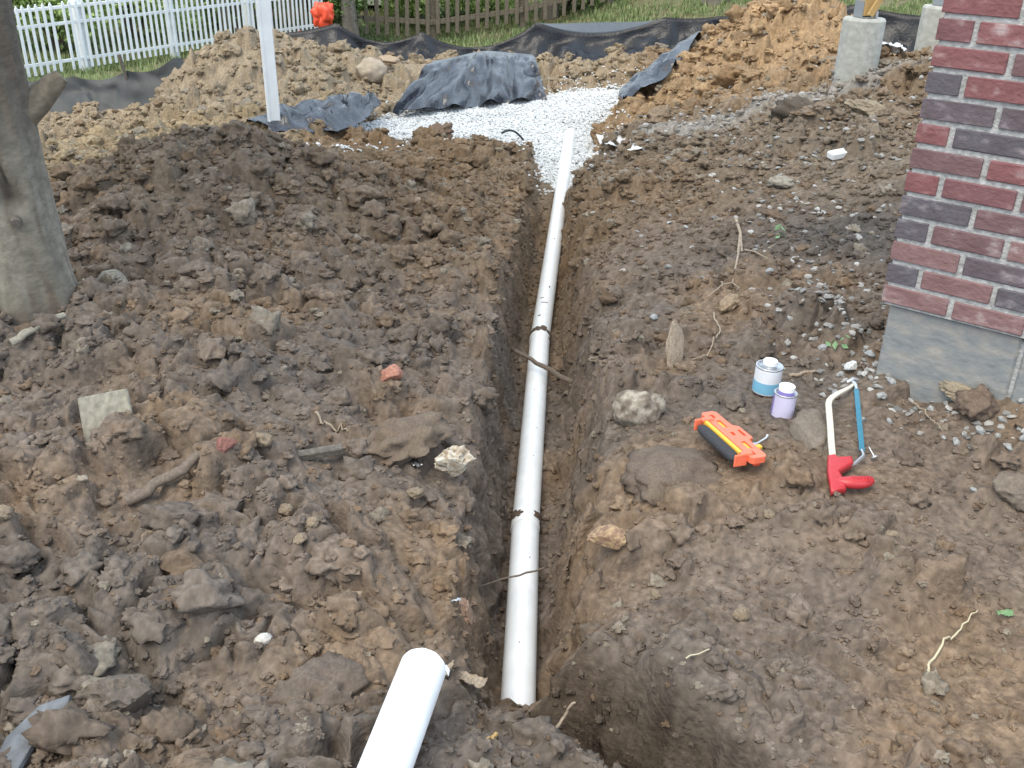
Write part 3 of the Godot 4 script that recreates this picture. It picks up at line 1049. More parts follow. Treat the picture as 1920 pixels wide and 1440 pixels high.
	for i in 41:
		var u := float(i) / 40
		var mid := Vector2(.80, 7.45).lerp(Vector2(1.28, 8.55), minf(u * 1.6, 1.0)) if u < .625 else Vector2(1.28, 8.55).lerp(Vector2(1.72, 9.3), (u - .625) / .375)
		var wd := .21 * sin(PI * pow(u, .8)) + .015
		var across := Vector2(.80, -.6)
		var col := []
		for j in 9:
			var v := float(j) / 8 - .5
			var q := mid + across * v * wd * 2.0
			var fold := ridge.get_noise_2d(u * 4.0, v * 3.0) * .03
			col.append(V(q.x, maxf(soil_y(q.x, q.y), smooth_y(q.x, q.y)) + .055 + fold + .05 * cos(v * PI) * sin(PI * u), q.y))
		g.append(col)
	lone("plastic_flap", sheet(g), M.poly_blue, "pointed black plastic flap lying up the edge of the orange mound", "plastic sheet")
	# curled rim at the lip of the left bank
	var pts := []
	var rad := []
	for i in 9:
		var t := float(i) / 8
		var x := lerpf(-.12, .05, t)
		pts.append(V(x, -.075 + .03 * sin(PI * t) - .06 * t * t, 7.45 + .05 * t))
		rad.append(.016)
	lone("plastic_scrap", finish(tube(pts, rad, 8, .5)), M.black_poly, "short curled black plastic edge sticking out where trench meets gravel", "plastic scrap")

# ---------------------------------------------------------------- pipes
func pipe_mesh(length: float, ro: float, ri: float, sides := 48, ragged := 0) -> ArrayMesh:
	var st := begin(true)
	var prof := [Vector2(ri, 0), Vector2(ri + .0012, -.0), Vector2(ro - .0008, 0), Vector2(ro, .0012), Vector2(ro, length * .33), Vector2(ro, length * .66), Vector2(ro, length - .0012), Vector2(ro - .0008, length), Vector2(ri, length), Vector2(ri, 0)]
	for i in prof.size() - 1:
		st.set_smooth_group(1 if i in [3, 4, 5] else 2 + i)
		for k in sides:
			var q := []
			for c in [[i, k], [i + 1, k], [i + 1, k + 1], [i, k + 1]]:
				var a: float = TAU * (c[1] % sides) / sides
				var p: Vector2 = prof[c[0]]
				var y := p.y
				if ragged == 1 and y < .01: y += .004 * sin(a * 2.0 + 1.0) + .0016 * sin(a * 9.0) + .0012 * sin(a * 17.0 + 2.0)
				if ragged == 2 and y < .01: y += .002 * sin(a * 2.0 + 1.0) + .0006 * sin(a * 11.0)
				q.append(Vector3(p.x * cos(a), y, p.x * sin(a)))
			quad(st, q[0], q[1], q[2], q[3])
	return finish(st)

func aim(from: Vector3, to: Vector3) -> Basis:
	var y := (to - from).normalized()
	var x := y.cross(Vector3.UP).normalized()
	return Basis(x, y, x.cross(y))

func build_pipes() -> void:
	var o := thing("drain_pipe", "long white plastic drain pipe lying in the trench", "pipe", V(.03, -.22, 1.74))
	var pts := [V(.03, -.221, 1.735), V(.0535, -.222, 2.56), V(.124, -.222, 4.0), V(.427, -.150, 7.8)]
	for i in 3:
		var p: Vector3 = pts[i] - o.position
		var q: Vector3 = pts[i + 1] - o.position
		var s := part(o, "pipe_section", pipe_mesh(p.distance_to(q) - .002, .0445, .039, 48, 1 if i == 0 else 0), M.pvc if i == 0 else M.pvc_worn, p)
		s.basis = aim(p, q)
	var r := RandomNumberGenerator.new()
	r.seed = 31
	for i in [1, 2]:
		var p: Vector3 = pts[i] - o.position
		var q: Vector3 = pts[i + 1] - o.position
		var s := part(o, "coupling", pipe_mesh(.075, .0468, .0446, 48), M.pvc_worn, p)
		s.basis = aim(p, q)
		s.position = p - s.basis.y * .05
		# mud stuck round the joint
		var st := begin(true)
		var ax: Vector3 = s.basis.y
		for k in 60:
			var a := r.randf_range(-.35, PI + .35)
			if i == 1 and a > .9 and a < 2.0: continue
			var side: Vector3 = s.basis.x * cos(a) + ax.cross(s.basis.x).normalized() * -sin(a)
			if side.y < -.35: side.y = -side.y
			var c: Vector3 = side.normalized() * .0466 + ax * r.randfn() * (.014 if i == 2 else .010)
			var e := r.randf_range(.004, .013)
			tube([c - ax.cross(side) * e, c, c + ax.cross(side) * e * 1.2], [e * .4, e * .8, e * .3], 6, .5, st)
		part(o, "mud", finish(st), M.mud, p)
	# printed marks and splashes of soil on top of the pipe
	for q in [[4.30, .004, .03], [4.36, .004, .02], [4.50, .012, .006], [5.2, .01, .006], [4.15, .006, .014], [3.1, .003, .003], [2.32, .003, .003], [1.95, .0025, .003], [3.4, .004, .003], [2.9, .003, .003]]:
		var t: float = q[0]
		var k := 0 if t < 2.56 else (1 if t < 4.0 else 2)
		var f: float = (t - -pts[k].z) / (-pts[k + 1].z + pts[k].z)
		var c: Vector3 = (pts[k] as Vector3).lerp(pts[k + 1], f)
		var bs := aim(pts[k], pts[k + 1])
		var off := r.randf_range(-.5, .5)
		var nrm := (Vector3.UP * cos(off) + bs.x * sin(off)).normalized()
		var m := part(o, "smudge", finish(bevel_box(Vector3(q[2], .0012, q[1] * 1.6), .0004)), M.mud, c + nrm * .0449 - o.position)
		var zz := bs.y
		m.basis = Basis(nrm.cross(zz).normalized(), nrm, zz).orthonormalized()
	# burr hanging off the saw cut
	part(o, "burr", finish(tube([Vector3(.033, -.014, .0), Vector3(.041, -.012, .012), Vector3(.050, -.004, .020), Vector3(.054, .004, .022)], [.004, .004, .003, .001], 7, .5)), M.pvc, Vector3(0, 0, .0))
	# the loose pipe in the foreground
	var a := V(-.157, .282, 1.375)
	var b := V(-.56, .31, -.9)
	o = thing("loose_pipe", "cut length of bright white plastic pipe jutting in at the bottom edge", "pipe", a)
	var pm := part(o, "pipe_body", pipe_mesh(a.distance_to(b), .0445, .039, 64, 2), M.pvc)
	pm.basis = aim(a, b)
	part(o, "burr", finish(tube([Vector3(.041, .008, .004), Vector3(.047, .0, .010), Vector3(.0475, -.010, .013)], [.003, .004, .001], 7, .5)), M.pvc)
	# upright white post at the pit
	o = thing("white_post", "tall slim white square post standing at the edge of the dirt mound", "post", V(-1.80, soil_y(-1.80, 7.2), 7.2), .22)
	part(o, "shaft", finish(bevel_box(Vector3(.092, 2.0, .092), .005)), M.vinyl, Vector3(0, .88, 0))
	part(o, "edge_strip", finish(bevel_box(Vector3(.014, 1.99, .006), .002)), M.vinyl, Vector3(-.030, .88, .0485))

# ---------------------------------------------------------------- tools and cans
func build_tools() -> void:
	var Y := .225
	# glue cans
	var o := thing("glue_can", "larger metal can with white and light blue label on the soil", "can", V(.792, .219, 2.665), .4, "cans of pipe cement")
	var R := .041
	part(o, "body", finish(lathe([Vector2(.001, 0), Vector2(R - .001, 0), Vector2(R, .002), Vector2(R, .085), Vector2(R - .001, .087)], 48)), M.can_white)
	var body := o.get_child(0)
	var band := part(body, "label_band", finish(lathe([Vector2(R + .0002, .004), Vector2(R + .0006, .0045), Vector2(R + .0006, .040), Vector2(R + .0002, .0405)], 48)), M.can_blue)
	part(body, "label_patch", finish(lathe([Vector2(R + .0002, .040), Vector2(R + .0005, .0405), Vector2(R + .0005, .079), Vector2(R + .0002, .0795)], 48)), M.can_white)
	part(o, "rim", finish(lathe([Vector2(R - .002, .084), Vector2(R + .0012, .084), Vector2(R + .0018, .0865), Vector2(R + .0008, .0885), Vector2(R - .003, .0885), Vector2(R - .0045, .084), Vector2(.001, .0835)], 48, false)), M.steel)
	var neck := part(o, "neck", finish(lathe([Vector2(.021, .083), Vector2(.0205, .093), Vector2(.001, .0932)], 32)), M.steel)
	part(neck, "cap", finish(lathe([Vector2(.0208, .0925), Vector2(.0222, .093), Vector2(.0222, .104), Vector2(.0205, .106), Vector2(.001, .1063)], 32)), M.cap_white)
	o.rotation.z = -.03
	o = thing("primer_can", "smaller lilac can with a wide white cap beside the larger can", "can", V(.808, .216, 2.515), 2.2, "cans of pipe cement")
	R = .033
	part(o, "body", finish(lathe([Vector2(.001, 0), Vector2(R - .001, 0), Vector2(R, .002), Vector2(R, .073), Vector2(R - .001, .075)], 48)), M.can_lilac)
	# purple half of the label
	var st := begin(true)
	for k in 14:
		var a0 := -1.1 + k * .1 + 0.0
		var a1 := a0 + .1
		var q := []
		for c in [[a0, .004], [a0, .068], [a1, .068], [a1, .004]]: q.append(Vector3(cos(c[0]) * (R + .0006), c[1], sin(c[0]) * (R + .0006)))
		quad(st, q[0], q[1], q[2], q[3])
	part(o.get_child(0), "label_panel", finish(st), M.can_purple)
	part(o, "rim", finish(lathe([Vector2(R - .002, .072), Vector2(R + .001, .072), Vector2(R + .0016, .0745), Vector2(R + .0006, .0762), Vector2(R - .003, .0762), Vector2(R - .0045, .072), Vector2(.001, .0718)], 48, false)), M.steel)
	neck = part(o, "neck", finish(lathe([Vector2(.0235, .071), Vector2(.023, .084), Vector2(.001, .0842)], 32)), M.can_purple)
	part(neck, "cap", finish(lathe([Vector2(.0225, .083), Vector2(.024, .0835), Vector2(.024, .097), Vector2(.0225, .0985), Vector2(.001, .0988)], 32)), M.cap_white)
	o.rotation.x = .04
	# hacksaw lying on its side
	o = thing("hacksaw", "hacksaw with red pistol grip, cream frame and blue blade lying on soil", "hacksaw", V(.86, Y + .007, 2.14))
	var tr := func(list: Array) -> PackedVector2Array:
		var out := PackedVector2Array()
		for q in list: out.append(Vector2(q[0] - .86, -(q[1] - 2.14)))
		return out
	var grip := begin(true)
	slab(tr.call([[.855, 2.221], [.875, 2.229], [.882, 2.216], [.921, 2.220], [.915, 2.188], [.866, 2.146], [.868, 2.120], [.862, 2.072], [.844, 2.071], [.821, 2.060], [.836, 2.152]]), .024, .006, grip)
	part(o, "handle", finish(grip), M.saw_red)
	var gp := []
	var gr := []
	for q in [[.852, 2.112, .012], [.865, 2.106, .016], [.880, 2.105, .0178], [.897, 2.105, .0185], [.912, 2.106, .018], [.926, 2.110, .0165], [.938, 2.117, .0135], [.943, 2.121, .009]]:
		gp.append(Vector3(q[0] - .86, .016, -(q[1] - 2.14)))
		gr.append(q[2])
	var gt := tube(gp, gr, 16, .85)
	for k in 6:
		var x := .888 + k * .008
		tube([Vector3(x - .86, .027, .021), Vector3(x - .86, .0325, .033), Vector3(x - .86, .027, .047)], [.0016, .002, .0016], 6, 1.0, gt)
	part(o.get_child(0), "grip", finish(gt), M.saw_red)
	# flat bar frame
	var bar_l := PackedVector2Array()
	var bar_r := PackedVector2Array()
	var line := [[.866, 2.205], [.885, 2.290], [.908, 2.385], [.927, 2.467], [.934, 2.498], [.943, 2.520], [.958, 2.541], [.980, 2.562], [1.005, 2.582], [1.030, 2.603], [1.047, 2.622]]
	var half := [.0105, .0105, .0105, .0105, .0105, .0105, .0100, .0092, .0080, .0062, .0045]
	for i in line.size():
		var p := Vector2(line[i][0] - .86, -(line[i][1] - 2.14))
		var n0 := Vector2(line[mini(i + 1, 10)][0] - line[maxi(i - 1, 0)][0], -(line[mini(i + 1, 10)][1] - line[maxi(i - 1, 0)][1])).normalized()
		bar_l.append(p + Vector2(-n0.y, n0.x) * half[i] * .86)
		bar_r.append(p - Vector2(-n0.y, n0.x) * half[i] * .86)
	bar_r.reverse()
	bar_l.append_array(bar_r)
	part(o, "frame", finish(slab(bar_l, .009, .002)), M.saw_cream, Vector3(0, .009, 0))
	# blade with its pins and tensioner
	var bl := tr.call([[1.051, 2.588], [1.037, 2.592], [.9525, 2.258], [.9665, 2.254]]) as PackedVector2Array
	part(o, "blade", finish(slab(bl, .0035, .0008)), M.saw_blue, Vector3(0, .013, 0))
	var pin := tube([Vector3(.186, .016, -.492), Vector3(.188, .017, -.472), Vector3(.184, .015, -.446)], [.0065, .006, .005], 8)
	part(o, "tension_pin", finish(pin), M.steel)
	pin = tube([Vector3(.168, .014, -.492), Vector3(.186, .024, -.496), Vector3(.206, .018, -.500)], [.005, .0065, .004], 8)
	part(o, "wing_nut", finish(pin), M.steel)
	pin = tube([Vector3(.100, .015, -.120), Vector3(.098, .0145, -.096), Vector3(.092, .014, -.085), Vector3(.060, .013, -.054), Vector3(.045, .013, -.045)], [.004, .0045, .006, .0042, .004], 8)
	part(o, "lower_pin", finish(pin), M.steel)
	o.rotation.x = .052
	# orange tool with a dark foam roller
	o = thing("paint_tool", "bright orange plastic tool with yellow inserts and dark foam pad", "tool", V(.61, .212, 2.33))
	var ax := Vector2(.637 - .574, -(2.19 - 2.518))
	var yaw := -atan2(ax.y, ax.x)
	var plate := CSGCombiner3D.new()
	plate.name = "frame"
	var cs := CSGPolygon3D.new()
	cs.name = "plate"
	cs.polygon = PackedVector2Array([Vector2(-.172, .020), Vector2(-.160, .030), Vector2(-.092, .030), Vector2(-.055, .032), Vector2(-.040, .050), Vector2(.045, .052), Vector2(.056, .032), Vector2(.085, .030), Vector2(.163, .030), Vector2(.174, .020), Vector2(.174, -.020), Vector2(.163, -.030), Vector2(-.160, -.030), Vector2(-.172, -.020)])
	cs.depth = .022
	plate.add_child(cs)
	for h in [[-.134, 0, .026, .014], [.138, -.006, .026, .012], [-.075, .002, .052, .016], [.085, .004, .050, .016], [.0, .002, .024, .012], [.004, .034, .046, .010]]:
		var bx := CSGBox3D.new()
		bx.name = "slot"
		bx.operation = CSGShape3D.OPERATION_SUBTRACTION
		bx.size = Vector3(h[2], h[3], .08)
		bx.position = Vector3(h[0], h[1], -.01)
		plate.add_child(bx, true)
	plate.material_override = M.orange
	o.add_child(plate)
	# plate polygon lies in its own xy plane: lay it down along the tool's axis
	var dirx := Vector3(.169, 0, .300).normalized()
	dirx = Vector3(.33, 0, .944).normalized()
	var diry := Vector3(dirx.z, 0, -dirx.x)
	var frame := Basis(dirx, diry, dirx.cross(diry))
	plate.basis = frame
	plate.position = Vector3(.012, .052, 0)
	var put := func(called: String, mesh: Mesh, m: Material, along_: float, across: float, h: float) -> void:
		var q := part(o, called, mesh, m, Vector3(.012, h, 0) + dirx * along_ + diry * across)
		q.basis = Basis(dirx, Vector3.UP, dirx.cross(Vector3.UP))
	put.call("yellow_bar", finish(bevel_box(Vector3(.26, .018, .014), .003)), M.yellow, .0, -.040, .045)
	put.call("yellow_insert", finish(bevel_box(Vector3(.05, .014, .015), .002)), M.yellow, -.075, .002, .040)
	put.call("yellow_insert", finish(bevel_box(Vector3(.048, .014, .015), .002)), M.yellow, .085, .004, .040)
	put.call("yellow_insert", finish(bevel_box(Vector3(.02, .012, .03), .003)), M.yellow, .075, .055, .030)
	put.call("bar", finish(bevel_box(Vector3(.33, .010, .024), .002)), M.orange_deep, .0, .0, .020)
	# foam pad: rounded long pad on the left flank, held by two orange end cheeks
	var fp := []
	var fr := []
	for k in 13:
		var t := float(k) / 12
		fp.append(dirx * lerpf(-.115, .135, t) - diry * .060)
		fr.append(.021 * (sqrt(maxf(1.0 - pow(t * 2 - 1, 8.0), 0.0)) * .6 + .4))
	part(o, "foam_pad", finish(tube(fp, fr, 16, .9)), M.foam, Vector3(.012, .030, 0))
	put.call("end_cheek", finish(bevel_box(Vector3(.008, .046, .050), .004)), M.orange, -.124, -.052, .034)
	put.call("end_cheek", finish(bevel_box(Vector3(.008, .046, .050), .004)), M.orange, .144, -.052, .034)
	put.call("arm", finish(bevel_box(Vector3(.022, .012, .045), .003)), M.orange, -.118, -.030, .052)
	put.call("arm", finish(bevel_box(Vector3(.022, .012, .045), .003)), M.orange, .138, -.030, .052)
	o.rotation.x = -.04
	o.scale = Vector3.ONE * .82
	# pin left beside the tool and nail beside the saw
	lone("bolt", finish(tube([Vector3(0, 0, 0), Vector3(.018, .004, -.004), Vector3(.046, .012, -.022), Vector3(.052, .016, -.03)], [.008, .0035, .003, .005], 8)), M.steel, "small metal bolt beside the orange tool", "bolt", V(.676, soil_y(.676, 2.33) + .008, 2.33))
	lone("roofing_nail", finish(lathe([Vector2(.001, 0), Vector2(.0115, .0), Vector2(.0115, .003), Vector2(.003, .006), Vector2(.0018, .03), Vector2(.0005, .034)], 14)), M.steel, "little grey nail with a round head just right of the saw blade", "nail", V(.99, soil_y(.99, 2.237) + .012, 2.237), Vector3(-.8, 0, .4))

# ---------------------------------------------------------------- stones, sticks and litter
func rock(called: String, label: String, cat: String, x: float, d: float, size: Vector3, c0: Color, c1: Color, sd: int, cuts := 4, sink := .25, rot := Vector3.ZERO, rough := .5, smooth := false, group := "") -> void:
	var y := maxf(soil_y(x, d), smooth_y(x, d) - .02)
	var m := stone(sd, 3, rough, cuts, size * 1.12, smooth, c0 * 1.22, c1 * 1.22)
	lone(called, m, M.stone, label, cat, V(x, y + size.y * (1.0 - 2.0 * sink), d), rot, group)

func strand(called: String, label: String, cat: String, pts: Array, r0: float, r1: float, m: Material, sides := 7, lift := .006) -> void:
	var ps := []
	var rs := []
	var o: Vector3 = V(pts[0][0], soil_y(pts[0][0], pts[0][1]), pts[0][1])
	var fine := 5
	for i in pts.size() - 1:
		for k in fine:
			var t := float(k) / fine
			var x := lerpf(pts[i][0], pts[i + 1][0], t) + n_fine.get_noise_2d(i + t, 3.0) * .006
			var d := lerpf(pts[i][1], pts[i + 1][1], t) + n_fine.get_noise_2d(3.0, i + t) * .006
			var f := (i + t) / (pts.size() - 1)
			ps.append(V(x, soil_y(x, d) + lift + .012 * absf(n_med.get_noise_2d((i + t) * .4, 8.0)), d) - o)
			rs.append(lerpf(r0, r1, f))
	var e: Array = pts[-1]
	ps.append(V(e[0], soil_y(e[0], e[1]) + lift, e[1]) - o)
	rs.append(r1)
	lone(called, finish(tube(ps, rs, sides)), m, label, cat, o)

func bar3(called: String, label: String, cat: String, a: Vector3, b: Vector3, r0: float, r1: float, m: Material, flat := 1.0, wob := .01, sd := 1) -> void:
	var ps := []
	var rs := []
	for k in 9:
		var t := float(k) / 8
		var p := (b - a) * t
		p += Vector3(n_fine.get_noise_2d(sd, t * .6), n_fine.get_noise_2d(sd + 5, t * .6), n_fine.get_noise_2d(sd + 9, t * .6)) * wob
		ps.append(p)
		rs.append(lerpf(r0, r1, t) * (1.0 + .25 * n_fine.get_noise_2d(sd + 20, t * 1.5)))
	lone(called, finish(tube(ps, rs, 9, flat)), m, label, cat, a)

func on(x: float, d: float, up := .0) -> Vector3:
	return V(x, soil_y(x, d) + up, d)

func build_litter() -> void:
	var pale := Color(.46, .43, .37)
	var tan_ := Color(.30, .23, .16)
	var grey := Color(.26, .24, .21)
	var soil := Color(.15, .115, .09)
	rock("pale_stone", "chalky white stone at the left lip of the trench", "stone", -.154, 2.273, Vector3(.042, .036, .046), Color(.62, .58, .50), Color(.33, .26, .18), 11, 5, .2, Vector3(0, .5, .2), .7)
	rock("pink_stone", "rounded pink stone left of the trench", "stone", -.378, 2.683, Vector3(.032, .024, .030), Color(.46, .22, .16), Color(.34, .17, .125), 12, 1, .25, Vector3(0, .7, .3), .25, true)
	rock("brick_fragment", "broken piece of brown brick with a pale broken face right of trench", "brick fragment", .247, 1.955, Vector3(.046, .030, .034), Color(.24, .15, .11), Color(.42, .31, .18), 14, 7, .3, Vector3(.2, -.6, .2), .25)
	rock("grey_rock", "big grey brown rock with a pale top right of the trench", "rock", .395, 2.60, Vector3(.072, .062, .058), Color(.42, .38, .32), Color(.17, .14, .11), 15, 4, .25, Vector3(.3, .4, -.2), .26, true)
	rock("flat_stone", "upright flat stone slab leaning beyond the grey rock", "stone", .545, 2.93, Vector3(.030, .085, .016), Color(.34, .29, .23), Color(.27, .22, .17), 16, 4, .2, Vector3(-.5, .5, -.35), .3)
	rock("mud_caked_slab", "large mud caked slab of soil left of the orange tool", "clod", .46, 2.25, Vector3(.12, .05, .11), Color(.165, .13, .10), Color(.13, .10, .08), 17, 3, .45, Vector3(.1, .3, .1), .5, true)
	rock("buried_stone", "smooth grey brown stone half buried left of the hacksaw", "stone", .855, 2.395, Vector3(.050, .030, .105), Color(.23, .20, .165), Color(.19, .16, .13), 18, 2, .42, Vector3(.1, -.25, .1), .3, true)
	rock("wall_stone", "tan stone lying against the concrete footing", "stone", 1.335, 2.53, Vector3(.058, .026, .034), Color(.34, .29, .21), Color(.27, .23, .18), 19, 4, .05, Vector3(.1, -.6, -.15), .4)
	rock("round_clod", "round brown clod by the wall below the tan stone", "clod", 1.345, 2.46, Vector3(.050, .042, .046), Color(.19, .145, .11), Color(.15, .11, .09), 20, 0, .3, Vector3(0, .5, 0), .5, true)
	rock("tree_stone", "squarish tan stone beside the foot of the tree", "stone", -1.521, 3.388, Vector3(.052, .045, .045), Color(.31, .28, .23), Color(.20, .175, .14), 21, 7, .2, Vector3(.2, .3, .1), .35)
	rock("long_pebble", "elongated tan pebble on the slope below the exposed roots", "pebble", .80, 3.31, Vector3(.028, .022, .05), Color(.33, .25, .16), Color(.22, .16, .11), 22, 1, .2, Vector3(.2, -.6, .2), .3, true)
	rock("white_pebble", "small oval white pebble near the bottom left", "pebble", -.505, 1.518, Vector3(.017, .011, .011), Color(.60, .59, .55), Color(.52, .51, .47), 23, 0, -.2, Vector3(0, .4, .2), .15, true)
	rock("mound_boulder", "smooth pale tan boulder in the face of the left mound", "boulder", -1.36, 9.2, Vector3(.13, .11, .11), Color(.42, .36, .28), Color(.37, .31, .24), 24, 3, .35, Vector3(.4, .2, .2), .25, true)
	rock("mound_stone", "flat tan stone on the crest of the left mound", "stone", -1.238, 9.6, Vector3(.09, .035, .06), Color(.42, .32, .23), Color(.36, .28, .2), 25, 3, .1, Vector3(.0, .2, -.1), .3, true)
	rock("slope_stone", "flat brown grey stone on the slope below the nearer concrete pier", "stone", 1.80, 5.05, Vector3(.10, .035, .06), Color(.30, .25, .18), Color(.24, .2, .15), 26, 4, .2, Vector3(.2, -.5, -.25), .4)
	rock("pale_lump", "pale grey lump in the middle of the right slope", "stone", 1.246, 4.45, Vector3(.055, .03, .04), Color(.34, .32, .27), Color(.27, .24, .2), 27, 3, .2, Vector3.ZERO, .4, true)
	rock("trench_pebble", "bluish grey pebble on the slope right of the trench", "pebble", .512, 3.22, Vector3(.013, .010, .012), Color(.36, .38, .40), Color(.30, .32, .34), 28, 1, .1, Vector3.ZERO, .2, true)
	rock("bank_stone", "tan flat stone on the left bank near the far end of trench", "stone", -.509, 4.65, Vector3(.06, .02, .035), Color(.33, .26, .19), Color(.26, .2, .15), 29, 4, .1, Vector3(0, .2, .1), .4)
	rock("edge_stone", "large rounded clod at the right edge of the picture", "clod", 1.28, 2.03, Vector3(.05, .04, .05), Color(.2, .17, .14), Color(.15, .125, .1), 30, 1, .3, Vector3.ZERO, .4, true)
	rock("flat_clod", "broad flat clod beside the white chalky stone", "clod", -.30, 2.36, Vector3(.11, .045, .085), Color(.18, .14, .105), Color(.145, .11, .085), 43, 3, .4, Vector3(.1, .4, .1), .6, true)
	rock("broad_clod", "broad smooth clod just left of the loose pipe", "clod", -.36, 1.40, Vector3(.095, .055, .08), Color(.155, .125, .10), Color(.125, .10, .083), 44, 2, .4, Vector3(0, .3, 0), .5, true)
	rock("blocky_clod", "blocky grey clod low in the left corner", "clod", -.735, 1.36, Vector3(.05, .055, .045), Color(.155, .13, .11), Color(.13, .11, .09), 45, 6, .35, Vector3(.2, .5, .1), .4)
	rock("crest_clod", "dark lumpy clod on top of the spoil heap behind the tree", "clod", -1.70, 5.1, Vector3(.12, .12, .11), Color(.15, .11, .08), Color(.12, .09, .07), 46, 2, .25, Vector3(.2, .5, .1), .8, true)
	rock("gravel_clod", "dark clod sitting on the near rim of the gravel", "clod", -.60, 7.45, Vector3(.09, .06, .07), Color(.19, .13, .085), Color(.15, .1, .07), 47, 2, .3, Vector3(.2, .5, .1), .7, true)
	rock("pier_clod", "big orange brown clod behind the nearer concrete pier", "clod", 2.72, 7.0, Vector3(.13, .13, .11), Color(.27, .165, .09), Color(.21, .13, .075), 48, 2, .25, Vector3(.2, .5, .1), .8, true)
	rock("orange_clod", "orange brown clod at the foot of the right mound", "clod", 1.55, 7.0, Vector3(.13, .10, .11), Color(.27, .17, .085), Color(.21, .135, .075), 49, 4, .3, Vector3(.2, .9, .1), .7, true)
	rock("dark_hole_clod", "dark wet clod in front of the nearer pier", "clod", 1.55, 5.35, Vector3(.13, .07, .06), Color(.09, .075, .06), Color(.12, .1, .08), 50, 3, .4, Vector3(.0, -.4, -.2), .6, true)
	# pebbles by themselves on the left
	var spots := [[-.458, 1.825, .017], [-.472, 1.768, .015], [-.84, 1.822, .022], [-1.172, 1.83, .02], [-.66, 2.20, .024], [-.25, 2.12, .02], [-.34, 1.98, .018], [-.55, 1.95, .02], [.34, 1.75, .014], [.52, 1.66, .018], [.9, 1.85, .016], [.66, 2.02, .014]]
	var wh := ["below the red shard", "second below the red shard", "under the dark stick", "at the left picture edge", "beside the grey board", "below the chalky stone", "left of the loose bark", "in the crumbs left of the trench", "right of the brick fragment", "on the bare soil below the orange tool", "below the saw handle", "just below the saw's red grip"]
	for i in spots.size():
		var q: Array = spots[i]
		rock("tan_pebble", "rounded tan pebble " + wh[i], "pebble", q[0], q[1], Vector3(q[2], q[2] * .7, q[2] * .85), Color(.27, .215, .15), Color(.20, .16, .12), 200 + i, 2, .15, Vector3(0, i * .7, .2), .3, true, "tan pebbles in the near soil")
	# pale gravel chips by the wall and the saw
	var chips := [[1.167, 2.956], [1.15, 2.80], [1.10, 2.72], [1.06, 2.78], [1.02, 2.70], [1.00, 2.64], [.965, 2.64], [1.02, 2.45], [1.10, 2.44], [1.12, 2.58], [1.16, 2.62], [1.25, 2.52], [1.351, 2.532], [1.38, 2.47], [1.40, 2.40], [1.42, 2.34], [1.36, 2.33], [1.33, 2.29], [1.29, 2.30], [1.27, 2.34], [1.24, 2.31], [1.21, 2.33], [1.44, 2.50], [1.46, 2.44], [1.50, 2.40], [1.18, 2.06], [1.35, 2.25], [1.40, 2.27], [1.43, 2.26], [1.03, 2.90], [1.05, 3.05], [1.10, 3.15], [1.02, 3.25], [1.14, 3.30], [1.16, 3.22], [1.20, 3.30], [1.18, 3.38], [1.22, 3.42], [.97, 3.1], [1.08, 3.4], [.94, 3.45], [1.0, 3.55]]
	var cm := []
	for k in 5: cm.append(stone(950 + k, 1, .4, 4, Vector3(.017, .011, .014), false, Color(.46, .48, .485), Color(.32, .335, .34)))
	var r := RandomNumberGenerator.new()
	r.seed = 66
	for i in chips.size():
		var q: Array = chips[i]
		var o := lone("gravel_chip", cm[i % 5], M.stone, "pale grey gravel chip lying in the soil near the brick wall", "gravel chip", on(q[0], q[1], .004), Vector3(r.randf() * .6, r.randf() * 6, r.randf() * .6), "pale gravel chips near the brick wall")
		o.scale = Vector3.ONE * r.randf_range(.5, 1.1)
	# clear white chip at the footing
	rock("white_chip", "large angular white stone chip by the corner of the footing", "stone", 1.10, 2.80, Vector3(.024, .014, .02), Color(.66, .69, .70), Color(.55, .57, .57), 60, 5, .1, Vector3(0, .3, .1), .3)
	# sticks and roots
	var st := on(-.0, 3.36)
	bar3("stick", "thick broken stick lying across the drain pipe", "stick", V(.015, -.105, 3.60), V(.245, -.165, 3.44), .008, .011, M.twig, 1.0, .008, 3)
	bar3("thin_root", "thin dark root stretched across the pipe near its cut end", "root", V(-.09, -.10, 2.08), V(.10, -.095, 2.16), .0022, .0030, M.twig, 1.0, .006, 4)
	bar3("pale_stick", "short pale stick on the soil below the tree", "stick", on(-1.62, 2.80, .035), on(-1.49, 2.93, .04), .016, .014, M.wood_pale, .7, .01, 5)
	bar3("dark_stick", "dark grey stick half buried in the left soil", "stick", on(-.955, 1.98, .02), on(-.70, 2.15, .03), .017, .013, M.twig, .8, .03, 6)
	lone("board_scrap", finish(bevel_box(Vector3(.125, .024, .026), .003)), M.wood_grey, "short grey piece of board poking out of the left soil", "board", on(-.525, 2.262, .04), Vector3(.1, .30, .05))
	lone("half_buried_board", finish(bevel_box(Vector3(.13, .16, .02), .004)), M.wood_pale, "pale squarish board half buried in the clods at left", "board", on(-1.095, 2.26, .055), Vector3(-.75, .25, .12))
	lone("slate_piece", finish(slab(PackedVector2Array([Vector2(-.02, .09), Vector2(-.035, .02), Vector2(-.01, -.05), Vector2(.04, -.08), Vector2(.055, -.05), Vector2(.03, .0), Vector2(.035, .08)]), .012, .002)), M.slate, "flat blue grey slate piece in the lower left corner", "slate", on(-.885, 1.285, .02), Vector3(.25, -.25, .15))
	strand("bent_twig", "small bent twig above the grey board piece", "twig", [[-.575, 2.46], [-.54, 2.42], [-.50, 2.405], [-.47, 2.39]], .004, .003, M.root, 6, .012)
	rock("red_shard", "dull red triangular shard beside the dark stick", "shard", -.725, 2.095, Vector3(.022, .022, .008), Color(.26, .12, .10), Color(.2, .1, .085), 61, 6, .2, Vector3(-.4, .2, .5), .2)
